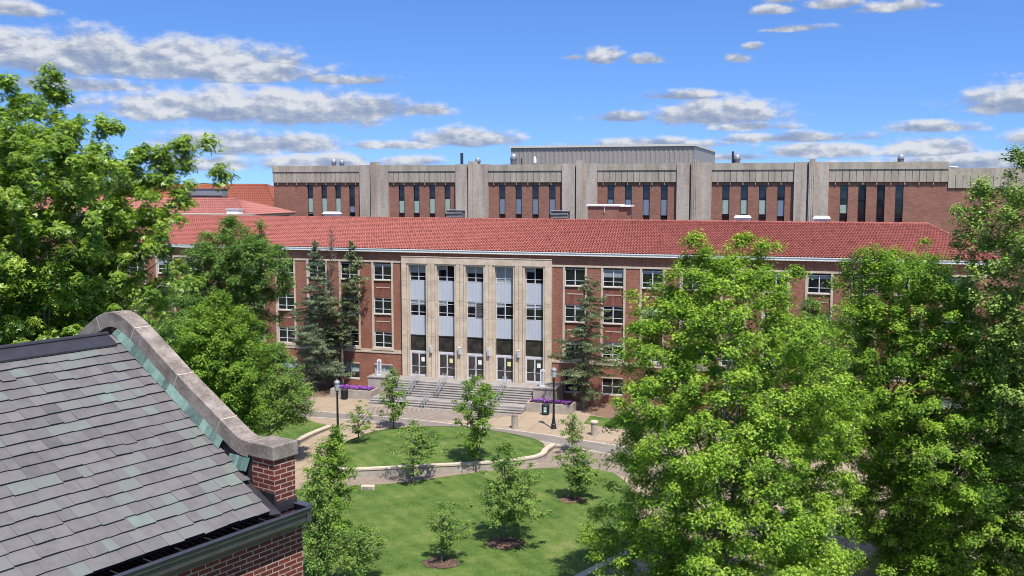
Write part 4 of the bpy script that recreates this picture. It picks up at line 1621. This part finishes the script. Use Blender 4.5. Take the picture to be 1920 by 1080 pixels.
def leaves_mesh(name, pos, nrm, size, tint, rng, m, lobes=1, width=.62, along=None):
    """every leaf a folded kite (or a fan of narrow ones), all in one crown mesh"""
    n = len(pos)
    t = rng.normal(size=(n, 3)) if along is None else along + rng.normal(size=(n, 3)) * .35
    nrm = unit(nrm)
    t = unit(t - nrm * np.sum(t * nrm, 1, keepdims=True))
    b = np.cross(nrm, t)
    V = []
    angs = {1: [0.0], 2: [-.5, .5], 3: [-.95, 0, .95]}[lobes]
    for a in angs:
        d = t * math.cos(a) + b * math.sin(a)
        e = np.cross(nrm, d)
        s = size[:, None] * (1.0 if a == 0 else .82)
        w = width if lobes == 1 else width * .62
        base = pos - t * size[:, None] * (.5 if lobes == 1 else .35)
        p0 = base
        p1 = base + d * s * .5 + e * s * w * .5 + nrm * s * .10
        p2 = base + d * s - nrm * s * .10
        p3 = base + d * s * .5 - e * s * w * .5 + nrm * s * .10
        V.append(np.stack([p0, p1, p2, p3], 1))
    V = np.concatenate(V, 0).reshape(-1, 3).astype(np.float32)
    nf = len(V) // 4
    me = bpy.data.meshes.new(name)
    me.vertices.add(len(V))
    me.vertices.foreach_set('co', V.ravel())
    me.loops.add(nf * 4)
    me.loops.foreach_set('vertex_index', np.arange(nf * 4, dtype=np.int32))
    me.polygons.add(nf)
    me.polygons.foreach_set('loop_start', np.arange(0, nf * 4, 4, dtype=np.int32))
    me.polygons.foreach_set('loop_total', np.full(nf, 4, np.int32))
    at = me.attributes.new('tint', 'FLOAT', 'FACE')
    at.data.foreach_set('value', np.clip(np.tile(tint, len(angs)), 0, 1).astype(np.float32))
    me.materials.append(m)
    me.update()
    me.validate()
    return me


def bez(a, b, c, n):
    t = np.linspace(0, 1, n)[:, None]
    return (1 - t) ** 2 * a + 2 * t * (1 - t) * b + t ** 2 * c


def broadleaf(seed, base, rows, Y, label, name='maple_tree', leaf='leaf_maple', n_tuft=300, tuft_r=.55, per=130, lsize=.13, trunk_r=.22, fork=2.2, n_limb=12, lobes=1,
              flat=.6, shell=.5, extra=(), bark='bark', up=.75, cat='tree', group=None, lump=.25, ground=None, tint_mu=.45, width=.62, n_stem=1, twig=.012, gap=.0, tint_sd=.13):
    """rows: (y, x_left, x_right) outline in the photograph, turned into a crown round a real axis at distance Y"""
    rng = np.random.RandomState(seed)
    base = np.array(base, float)
    if ground is not None:
        base[2] = ground
    zs, cxs, rs_ = [], [], []
    for y, xl, xr in sorted(rows, key=lambda q: -q[0]):
        L, R_ = at_y(xl, y, Y), at_y(xr, y, Y)
        zs.append(L[2] - base[2])
        cxs.append((L[0] + R_[0]) / 2 - base[0])
        rs_.append((R_[0] - L[0]) / 2)
    zs, cxs, rs_ = map(np.array, (zs, cxs, rs_))
    z0, z1 = max(zs[0], .5), zs[-1]
    cy = Y - base[1]
    ph = rng.uniform(0, 6.28, 6)

    def env(z, a):
        r = np.interp(z, zs, rs_)
        return r * (1 + lump * (.5 * np.sin(3 * a + z * 1.7 / max(1, z1 / 6) + ph[0]) + .35 * np.sin(5 * a - z * 2.3 + ph[1]) + .3 * np.sin(2 * a + z * 3.1 + ph[2])))

    # tuft centres
    zz = np.linspace(z0, z1, 200)
    wgt = np.interp(zz, zs, rs_) ** 1.5 + .02
    cdf = np.cumsum(wgt) / wgt.sum()
    tz = np.interp(rng.rand(n_tuft), cdf, zz)
    ta = rng.uniform(0, 6.28, n_tuft)
    tr = np.maximum(env(tz, ta) - tuft_r * .7, .03) * rng.rand(n_tuft) ** shell
    C = np.stack([np.interp(tz, zs, cxs) + tr * np.cos(ta), cy + tr * np.sin(ta), tz], 1)
    if len(extra):
        ex = []
        for x, y, d, k in extra:
            p = at_y(x, y, Y + d) - base
            for _ in range(k):
                ex.append(p + rng.normal(size=3) * tuft_r * .45)
        C = np.concatenate([C, np.array(ex)], 0)
    if gap:
        keep = np.sin(C[:, 0] * 1.9 + ph[3]) * np.sin(C[:, 1] * 1.7 + ph[4]) * np.sin(C[:, 2] * 1.6 + ph[5]) < (1 - gap)
        C = C[keep]
    NT_ = len(C)
    # skeleton
    sk = MB()
    H = z1
    nodes = []
    for s in range(n_stem):
        lean = rng.normal(size=2) * (.02 if n_stem == 1 else .10) * H
        topz = H * (.86 if n_stem == 1 else rng.uniform(.7, .9))
        ax = np.array([np.interp(topz, zs, cxs) * .8 + lean[0], cy + lean[1], topz])
        st0 = np.array([0, 0, -.25]) if s == 0 else np.array([0, 0, fork * .75])
        pts = bez(st0, np.array([lean[0] * .2, lean[1] * .2, topz * .45]), ax, 10)
        pts[1:-1] += rng.normal(size=(8, 3)) * .015 * H * .3
        r0 = trunk_r if s == 0 else trunk_r * .7
        tt = np.linspace(0, 1, 10)
        rad = r0 * (1 - tt) ** .8 + .018
        if s == 0:
            rad[0] *= 1.35
        sk.tube(pts, rad, 9)
        for i in range(2, 10):
            if pts[i][2] > fork * .9:
                nodes.append((pts[i], rad[i]))
        nl = max(2, n_limb // n_stem)
        for k in range(nl):
            f = (k + .5) / nl
            zb_ = fork + (topz * .88 - fork) * f ** 1.1
            i = int(np.clip(np.searchsorted(pts[:, 2], zb_), 1, 9))
            w_ = (zb_ - pts[i - 1][2]) / (pts[i][2] - pts[i - 1][2] + 1e-6)
            p0 = pts[i - 1] + (pts[i] - pts[i - 1]) * np.clip(w_, 0, 1)
            a = k * 2.4 + rng.uniform(-.4, .4) + s * 1.7
            ze_ = min(H * .95, zb_ + (H - zb_) * rng.uniform(.25, .55))
            re = env(ze_, a) * rng.uniform(.6, .82)
            p2 = np.array([np.interp(ze_, zs, cxs) + re * math.cos(a), cy + re * math.sin(a), ze_])
            p1 = (p0 + p2) / 2 + np.array([0, 0, -.1 * (ze_ - zb_)]) + rng.normal(size=3) * .12
            lp = bez(p0, p1, p2, 7)
            rl = np.interp(zb_, pts[:, 2], rad) * .55
            lr = rl * (1 - np.linspace(0, 1, 7)) ** .8 + .012
            sk.tube(lp, lr, 6)
            for q in range(2, 7):
                nodes.append((lp[q], lr[q]))
    NP = np.array([q[0] for q in nodes])
    order = np.argsort(np.linalg.norm(C - np.array([0, cy, H * .5]), axis=1))
    NPl = [p for p in NP]
    for i in order:
        c = C[i]
        arr = np.array(NPl)
        d = np.linalg.norm(arr - c, axis=1) + .8 * np.maximum(arr[:, 2] - c[2], 0)
        j = int(np.argmin(d))
        p0 = arr[j]
        L = np.linalg.norm(c - p0)
        mid = (p0 + c) / 2 + rng.normal(size=3) * L * .08
        sk.tube([p0, mid, c], [twig + .010 * L, twig + .004 * L, twig * .5], 4, cap=False)
        NPl.append(mid)
        NPl.append(c * .9 + mid * .1)
    # leaves
    axis = np.stack([np.interp(C[:, 2], zs, cxs), np.full(NT_, cy), C[:, 2] * .7 + .1 * H], 1)
    out = unit(C - axis)
    tr_s = tuft_r * rng.uniform(.65, 1.3, NT_)
    ids = np.repeat(np.arange(NT_), per)
    n = len(ids)
    v = unit(rng.normal(size=(n, 3)))
    v[:, 2] = np.abs(v[:, 2]) * np.where(rng.rand(n) < .75, 1, -1)
    rr = rng.rand(n) ** .45
    offs = v * rr[:, None] * tr_s[ids][:, None]
    # star shaped outline of each tuft, flattened, hanging a little at the rim
    st_ = 1 + .35 * np.sin(5 * np.arctan2(v[:, 1], v[:, 0]) + ids * 1.3)
    offs[:, :2] *= st_[:, None]
    offs[:, 2] *= flat
    offs[:, 2] -= .18 * (offs[:, 0] ** 2 + offs[:, 1] ** 2) / tuft_r
    offs += out[ids] * (rng.rand(n)[:, None] - .3) * tuft_r * .5
    pos = C[ids] + offs
    nrm = np.array([0, 0, up]) + out[ids] * .35 + v * .45 + rng.normal(size=(n, 3)) * .42
    tuft_t = rng.normal(0, tint_sd, NT_)
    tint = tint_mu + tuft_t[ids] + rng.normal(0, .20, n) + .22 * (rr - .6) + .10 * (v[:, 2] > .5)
    size = lsize * rng.uniform(.65, 1.25, n)
    e = empty(name, base, 0, label, cat, group)
    link_mesh('trunk', sk.mesh('trunk', M[bark]), e)
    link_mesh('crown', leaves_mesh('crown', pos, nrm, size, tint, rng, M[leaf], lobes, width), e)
    return e


def spruce(seed, base, rows, Y, label, leaf='needle', dens=1.0, trunk_r=.2, dead_top=0.0, name='spruce_tree', patch=0.0):
    rng = np.random.RandomState(seed)
    base = np.array(base, float)
    zs, cxs, rs_ = [], [], []
    for y, xl, xr in sorted(rows, key=lambda q: -q[0]):
        L, R_ = at_y(xl, y, Y), at_y(xr, y, Y)
        zs.append(L[2] - base[2])
        cxs.append((L[0] + R_[0]) / 2 - base[0])
        rs_.append((R_[0] - L[0]) / 2)
    zs, cxs, rs_ = map(np.array, (zs, cxs, rs_))
    H = zs[-1]
    cy = Y - base[1]
    sk = MB()
    sk.tube([(0, 0, -.2), (0, cy * .5, H * .4), (np.interp(H, zs, cxs), cy, H)], [trunk_r, trunk_r * .62, .02], 8)
    P, Nn, Al, T, S = [], [], [], [], []
    z = zs[0]
    while z < H - .15:
        nb = rng.randint(5, 8)
        for k in range(nb):
            if rng.rand() > dens:
                continue
            a = rng.uniform(0, 6.28)
            r = np.interp(z, zs, rs_) * rng.uniform(.6, 1.12) * (1 - patch * (math.sin(a * 2 + z * 1.1 + seed) > .3))
            r = max(r, .12)
            cx = np.interp(z, zs, cxs)
            ax_ = np.array([cx * min(1, z / H + .2), cy * min(1, z / H + .3), z])
            d = np.array([math.cos(a), math.sin(a), 0])
            tip = ax_ + d * r + np.array([0, 0, -.16 * r + (.25 if z > H * .8 else 0)])
            mid = ax_ + d * r * .5 + np.array([0, 0, -.20 * r])
            bp_ = bez(ax_, mid, tip, 5)
            sk.tube(bp_, np.linspace(.035, .008, 5), 4, cap=False)
            if z > H * (1 - dead_top):
                # bare twigs
                for q in range(5):
                    f = rng.uniform(.2, 1)
                    p0 = ax_ + (tip - ax_) * f
                    sk.tube([p0, p0 + rng.normal(size=3) * .22 + np.array([0, 0, .1])], [.012, .005], 3, cap=False)
                continue
            npt = int(16 + 72 * r)
            f = rng.rand(npt) ** .6
            t = np.stack([np.interp(f, np.linspace(0, 1, 5), bp_[:, i]) for i in range(3)], 1)
            side = np.array([-d[1], d[0], 0])
            lat = rng.normal(size=npt) * (.12 + .20 * r * (1.05 - f))
            t = t + side * lat[:, None] + np.stack([np.zeros(npt), np.zeros(npt), rng.normal(size=npt) * .05 - .12 * np.abs(lat) - rng.rand(npt) * .08], 1)
            P.append(t)
            Nn.append(np.array([0, 0, 1.0]) + rng.normal(size=(npt, 3)) * .55)
            Al.append(d * .8 + side * np.sign(lat)[:, None] * .7 + np.array([0, 0, -.2]))
            T.append(np.full(npt, .45 + rng.normal() * .14) + rng.normal(size=npt) * .14 + .2 * (f - .5))
            S.append(rng.uniform(.14, .27, npt))
        z += rng.uniform(.24, .40)
    e = empty(name, base, 0, label, 'tree')
    link_mesh('trunk', sk.mesh('trunk', M['bark']), e)
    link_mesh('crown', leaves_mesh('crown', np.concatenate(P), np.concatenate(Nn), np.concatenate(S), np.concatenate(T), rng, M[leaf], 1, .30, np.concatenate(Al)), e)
    return e


# big maples at the right
broadleaf(1, at_y(1345, 900, 46) * np.array([1, 1, 0]) + np.array([0, 0, -1.28]), [(448, 1292, 1306), (475, 1278, 1330), (500, 1256, 1452), (550, 1222, 1512), (600, 1185, 1540), (660, 1165, 1585), (720, 1145, 1600), (800, 1132, 1605), (860, 1138, 1600), (930, 1120, 1592),
                               (1000, 1108, 1600), (1060, 1108, 1600), (1120, 1120, 1590), (1180, 1220, 1500)], 46,
          'big bright green maple right of the lawn, its forked pale trunk showing below', n_tuft=1750, tuft_r=.54, per=150, lsize=.138, trunk_r=.20, fork=2.6, n_limb=20, n_stem=3, flat=.72, shell=.40, lump=.24, bark='bark_grey',
          extra=[(1290, 500, .6, 4), (1330, 495, -.6, 4), (1420, 490, .5, 4), (1360, 500, 0, 4), (1450, 520, -.5, 3), (1250, 560, .5, 4), (1300, 452, 0, 3), (1392, 456, 1, 4), (1432, 462, 0, 3), (1310, 480, 0, 3), (1395, 480, .5, 3), (1490, 520, 0, 3), (1180, 560, 0, 2), (1560, 860, -1, 4), (1585, 900, -1, 4), (1570, 950, -1.5, 4), (1580, 1000, -1.5, 4), (1560, 1040, -2, 4), (1540, 1075, -2, 4), (1600, 930, 0, 3), (1240, 1060, -2, 3), (1180, 1075, -1, 3)], gap=.12, lobes=2, width=.8, tint_mu=.5)
broadleaf(2, at_y(1715, 900, 51) * np.array([1, 1, 0]) + np.array([0, 0, -1.1]), [(468, 1614, 1632), (490, 1590, 1780), (540, 1572, 1830), (620, 1555, 1890), (720, 1555, 1930), (820, 1565, 1945), (900, 1580, 1940), (980, 1600, 1930), (1060, 1600, 1930), (1120, 1610, 1910), (1170, 1680, 1850)], 51,
          'large deep green maple between the bright maple and the tree at the right edge', leaf='leaf_maple2', n_tuft=1700, tuft_r=.55, per=150, lsize=.14, trunk_r=.17, fork=2.2, n_limb=18, n_stem=4, flat=.72, shell=.42, lump=.26,
          extra=[(1620, 472, 0, 3), (1700, 478, 0, 2), (1750, 480, 0, 2), (1660, 490, 0, 2)], gap=.16, lobes=2, width=.8, tint_mu=.5)
broadleaf(3, gnd(1985, 1120), [(290, 1908, 1926), (320, 1880, 1960), (360, 1838, 2010), (400, 1812, 2040), (500, 1800, 2070), (600, 1812, 2090), (700, 1830, 2100), (800, 1840, 2100), (900, 1855, 2100), (1000, 1860, 2090), (1100, 1890, 2060)], 47,
          'tall dark glossy linden filling the right edge above the tile roof', name='linden_tree', leaf='leaf_linden', n_tuft=850, tuft_r=.52, per=110, lsize=.145, trunk_r=.30, fork=2.5, n_limb=18, flat=.7, shell=.40, lump=.25,
          extra=[(1914, 292, 0, 4), (1850, 345, 0, 3), (1835, 360, 0, 3), (1815, 400, 0, 3), (1830, 420, 0, 2), (1860, 460, 0, 3)], gap=.25, width=.8, tint_mu=.52)
broadleaf(4, gnd(1535, 862), [(555, 1505, 1560), (620, 1465, 1605), (700, 1455, 1620), (790, 1470, 1610), (840, 1490, 1590)], 74,
          'greyish green tree half hidden between the two big maples', leaf='leaf_elm', n_tuft=300, tuft_r=.7, per=110, lsize=.16, trunk_r=.18, fork=2, n_limb=10, lobes=1)
broadleaf(5, gnd(1605, 838), [(470, 1585, 1608), (510, 1568, 1640), (600, 1560, 1650), (700, 1570, 1640), (780, 1590, 1625)], 79,
          'purple leaved tree showing dark behind the tops of the right maples', name='purple_tree', leaf='leaf_purple', n_tuft=110, tuft_r=.6, per=100, lsize=.15, trunk_r=.2, fork=2, n_limb=10)
broadleaf(6, (42, 84, 0), [(520, 1700, 1800), (620, 1660, 1850), (740, 1650, 1860), (830, 1690, 1820)], 84,
          'rounded green tree by the right end of the hall behind the maples', leaf='leaf_elm', n_tuft=170, tuft_r=.8, per=90, lsize=.17, trunk_r=.2, fork=2, n_limb=10)

# left group
broadleaf(11, at_y(95, 900, 36) * np.array([1, 1, 0]) + np.array([0, 0, -1.3]),
          [(155, 78, 108), (185, 40, 122), (220, -60, 150), (255, -130, 200), (300, -170, 250), (345, -190, 300), (400, -200, 322), (450, -200, 322), (520, -200, 310), (600, -190, 285), (680, -150, 240), (760, -80, 190)], 36,
          'tall red oak at the left edge with spiky leaves reaching above the skyline', name='oak_tree', leaf='leaf_oak', n_tuft=1500, tuft_r=.36, per=82, lsize=.155, trunk_r=.34, fork=5, n_limb=30, lobes=3, flat=.8, shell=.42, lump=.38, gap=.30, width=.6,
          extra=[(95, 145, 0, 4), (85, 170, 0, 3), (112, 185, .5, 3), (15, 165, 0, 4), (30, 195, 0, 4), (215, 240, 0, 3), (195, 250, .5, 4), (180, 232, 0, 2), (265, 288, 0, 4), (300, 300, 0, 4), (330, 285, 0, 4), (345, 278, 0, 4), (350, 305, .3, 4), (318, 312, .3, 3),
                 (390, 280, 0, 2), (403, 318, 0, 2), (416, 332, 0, 2), (300, 338, 0, 4), (255, 305, 0, 3), (240, 330, 0, 3), (330, 358, 0, 4), (345, 392, 0, 4), (300, 405, 0, 4), (275, 350, .5, 3)], up=.6, tint_sd=.16)
broadleaf(12, gnd(440, 800), [(412, 425, 445), (440, 375, 500), (470, 345, 540), (520, 325, 548), (580, 305, 515), (640, 292, 505), (700, 300, 485), (750, 330, 470)], 76,
          'dense mid green elm behind the oak covering the left end of the hall', name='elm_tree', leaf='leaf_elm', n_tuft=1200, tuft_r=.6, per=110, lsize=.165, trunk_r=.26, fork=3, n_limb=16, flat=.65, lump=.3,
          extra=[(437, 418, 0, 4), (490, 428, 0, 4), (478, 450, 0, 3), (525, 470, 0, 4), (535, 520, 0, 3), (520, 545, 0, 2)], gap=.12)
broadleaf(13, gnd(430, 905), [(552, 395, 425), (580, 352, 455), (620, 322, 492), (680, 318, 512), (720, 345, 505), (770, 395, 500), (820, 410, 480)], 60,
          'yellow green tree standing just beyond the stone gable coping', name='honey_locust_tree', leaf='leaf_lime', n_tuft=750, tuft_r=.50, per=110, lsize=.135, trunk_r=.18, fork=3, n_limb=14, flat=.6, lump=.3, gap=.15)
broadleaf(14, gnd(505, 850), [(648, 500, 535), (675, 475, 562), (720, 432, 588), (765, 425, 590), (800, 455, 575)], 72,
          'bushy dark green crabapple on the small left lawn', name='crabapple_tree', leaf='leaf_young', n_tuft=420, tuft_r=.55, per=100, lsize=.14, trunk_r=.13, fork=1.2, n_limb=10, lump=.3, gap=.15)
broadleaf(15, (-27, 58, -.9), [(480, 20, 200), (560, -60, 320), (640, -80, 345), (720, -60, 330), (800, 0, 290)], 58,
          'dark shaded maple under the oak beyond the slate ridge', leaf='leaf_elm', n_tuft=700, tuft_r=.7, per=110, lsize=.16, trunk_r=.25, fork=3, n_limb=14, gap=.1)
broadleaf(16, gnd(330, 830), [(600, 270, 380), (660, 240, 420), (730, 240, 420), (790, 270, 400)], 68,
          'low leafy tree hidden between the elm and the slate gable', leaf='leaf_young', n_tuft=350, tuft_r=.65, per=110, lsize=.15, trunk_r=.16, fork=1.5, n_limb=10)
for sd, x_, y_, lb in ((31, -95, 130, 'distant round tree beyond the left end of the pink roofed wing'), (32, -74, 118, 'distant darker round tree nearer the left end of the long hall')):
    broadleaf(sd, (x_, y_, 0), [(400, 960 + 1850 * (x_ - 2) / y_, 960 + 1850 * (x_ + 2) / y_), (470, 960 + 1850 * (x_ - 6) / y_, 960 + 1850 * (x_ + 6) / y_), (580, 960 + 1850 * (x_ - 6) / y_, 960 + 1850 * (x_ + 6) / y_), (620, 960 + 1850 * (x_ - 3) / y_, 960 + 1850 * (x_ + 3) / y_)], y_,
              lb, leaf='leaf_elm', n_tuft=160, tuft_r=1.0, per=70, lsize=.25, trunk_r=.25, fork=2, n_limb=8)

# spruces by the hall
spruce(21, wuv(-19.6, -2.9), [(448, 590, 593), (475, 578, 604), (520, 564, 622), (570, 546, 642), (640, 536, 660), (690, 542, 668), (708, 562, 655)], wuv(-19.6, -2.9)[1], 'full blue green spruce left of the entrance, leaning against the brick piers', 'needle_blue', .8, .18, patch=.5)
spruce(22, wuv(-16.9, -2.2), [(452, 657, 661), (475, 644, 676), (515, 634, 694), (560, 632, 692), (600, 638, 680), (640, 643, 676)], wuv(-16.9, -2.2)[1], 'sparse spruce with a long bare trunk nearest the left of the entrance', 'needle', .7, .16, patch=.4)
spruce(23, wuv(-18.6, -1.9), [(434, 619, 625), (455, 606, 636), (500, 608, 640), (560, 600, 645), (640, 596, 650), (690, 600, 648)], wuv(-18.6, -1.9)[1], 'dying spruce with a bare brown top between the two green ones', 'needle', .65, .16, .40, patch=.3)
spruce(24, wuv(7.75, -3.2), [(516, 1102, 1110), (540, 1082, 1134), (590, 1058, 1156), (640, 1038, 1164), (685, 1020, 1168), (705, 1036, 1140), (735, 1056, 1130)], wuv(7.75, -3.2)[1], 'ragged spruce with a tall bare lower trunk right of the entrance', 'needle', .72, .2, patch=.45)

# young trees
YG = dict(leaf='leaf_young', trunk_r=.055, fork=1.3, n_limb=9, twig=.006, group='young trees on the lawns', name='young_tree')


def young(seed, px, rows, label, n_tuft, tuft_r, per, lsize, isl=False, **kw):
    b = gnd(*px)
    if isl:
        for _ in range(12):
            z_ = ISL(b[0], b[1])
            b = gnd(px[0], px[1], 0.0 if z_ is None else z_)
            b[2] = 0 if z_ is None else z_ - .02
    a = dict(YG)
    a.update(kw)
    if 'Y' in a:
        Y_ = a.pop('Y')
    else:
        Y_ = b[1]
    return broadleaf(seed, b, rows, Y_, label, n_tuft=int(n_tuft * 1.2), tuft_r=tuft_r, per=int(per * 1.1), lsize=lsize * 1.15, lump=.5, **a), b


mul = []
_, b = young(41, (672, 834), [(752, 665, 686), (772, 648, 698), (795, 640, 708), (815, 645, 700), (828, 660, 690)], 'thin sparse young tree at the left tip of the oval lawn', 55, .32, 26, .12, True, flat=.3, shell=.6)
mul.append((b, 'mulch', .75))
_, b = young(42, (738, 804), [(688, 733, 745), (712, 716, 756), (740, 708, 765), (765, 712, 766), (785, 722, 752)], 'upright young tree in front of the left end of the stairs behind the oval lawn', 70, .36, 45, .13)
_, b = young(43, (774, 908), [(792, 758, 795), (812, 735, 830), (838, 732, 838), (862, 745, 812), (885, 760, 800)], 'wide open layered young tree in front of the curved wall left of centre', 85, .34, 32, .12, flat=.28, shell=.65)
_, b = young(44, (893, 885), [(705, 878, 908), (732, 855, 945), (768, 850, 938), (800, 856, 920), (832, 863, 916), (856, 880, 905)], 'tallest young maple in front of the stairs, yellowish leaves on its left', 130, .38, 48, .13, leaf='leaf_lime', tint_mu=.36)
_, b = young(45, (947, 1018), [(826, 944, 962), (860, 912, 985), (900, 900, 1018), (930, 893, 1028), (962, 900, 1012), (990, 928, 985)], 'fullest young tree at the centre of the big lawn', 150, .36, 50, .13)
mul.append((b, 'mulch_dark', 1.15))
_, b = young(46, (828, 1055), [(942, 815, 850), (965, 798, 878), (990, 796, 886), (1012, 806, 860), (1034, 818, 848)], 'thin open young tree on the big lawn nearest the viewer, over dark mulch', 70, .30, 30, .11, flat=.35, shell=.6)
mul.append((b, 'mulch_dark', 1.05))
_, b = young(47, (1072, 937), [(836, 1074, 1092), (860, 1046, 1112), (885, 1046, 1130), (905, 1056, 1120), (922, 1068, 1092)], 'round young tree at the right of the big lawn over pale mulch', 95, .36, 42, .13)
mul.append((b, 'mulch', .85))
_, b = young(48, (1073, 850), [(775, 1064, 1086), (798, 1050, 1098), (818, 1054, 1096), (832, 1062, 1085)], 'small sparse young tree on the paving between the lamp post and capped bollard', 45, .33, 26, .13)
_, b = young(49, (622, 1012), [(795, 622, 634), (825, 598, 650), (855, 578, 658), (900, 566, 666), (945, 572, 664), (980, 590, 655), (998, 605, 640)], 'columnar bright young tree just right of the brick corner pier', 170, .38, 55, .125, leaf='leaf_lime', tint_mu=.46, trunk_r=.07)
_, b = young(50, (668, 1095), [(982, 655, 688), (1005, 628, 716), (1038, 620, 722), (1062, 632, 712), (1080, 650, 690)], 'low spreading young tree at the bottom edge right of the brick wall', 95, .33, 45, .105)
_, b = young(51, (598, 1112), [(868, 578, 602), (920, 562, 628), (990, 556, 640), (1050, 560, 635), (1090, 575, 615)], 'dark bushy young tree hugging the brick corner pier', 150, .36, 50, .115, Y=50.5)

for b, m_, r_ in mul:
    md = MB()
    k0 = random.Random(int(b[0] * 100))
    ring = [(r_ * k0.uniform(.85, 1.12) * math.cos(a), r_ * k0.uniform(.75, 1.0) * math.sin(a)) for a in np.linspace(0, 2 * math.pi, 22)[:-1]]
    vs = [(x, y, .03) for x, y in ring] + [(x * .5, y * .5, .10) for x, y in ring]
    n_ = len(ring)
    md.add(vs, [(k, (k + 1) % n_, n_ + (k + 1) % n_, n_ + k) for k in range(n_)] + [tuple(range(n_, 2 * n_))])
    # loose chips
    for k in range(170):
        a, q = k0.uniform(0, 6.28), r_ * 1.1 * k0.random() ** .6
        x, y, z = q * math.cos(a), q * math.sin(a) * .9, .05 + .06 * (1 - q / r_)
        s = k0.uniform(.04, .09)
        b2 = k0.uniform(0, 3.14)
        md.add([(x - s * math.cos(b2), y - s * math.sin(b2), z), (x + s * .4 * math.sin(b2), y - s * .4 * math.cos(b2), z + .03), (x + s * math.cos(b2), y + s * math.sin(b2), z + .02), (x - s * .4 * math.sin(b2), y + s * .4 * math.cos(b2), z + .05)], [(0, 1, 2, 3)])
    o = md.build('mulch', M[m_])
    o.location = b
    o['kind'] = 'stuff'
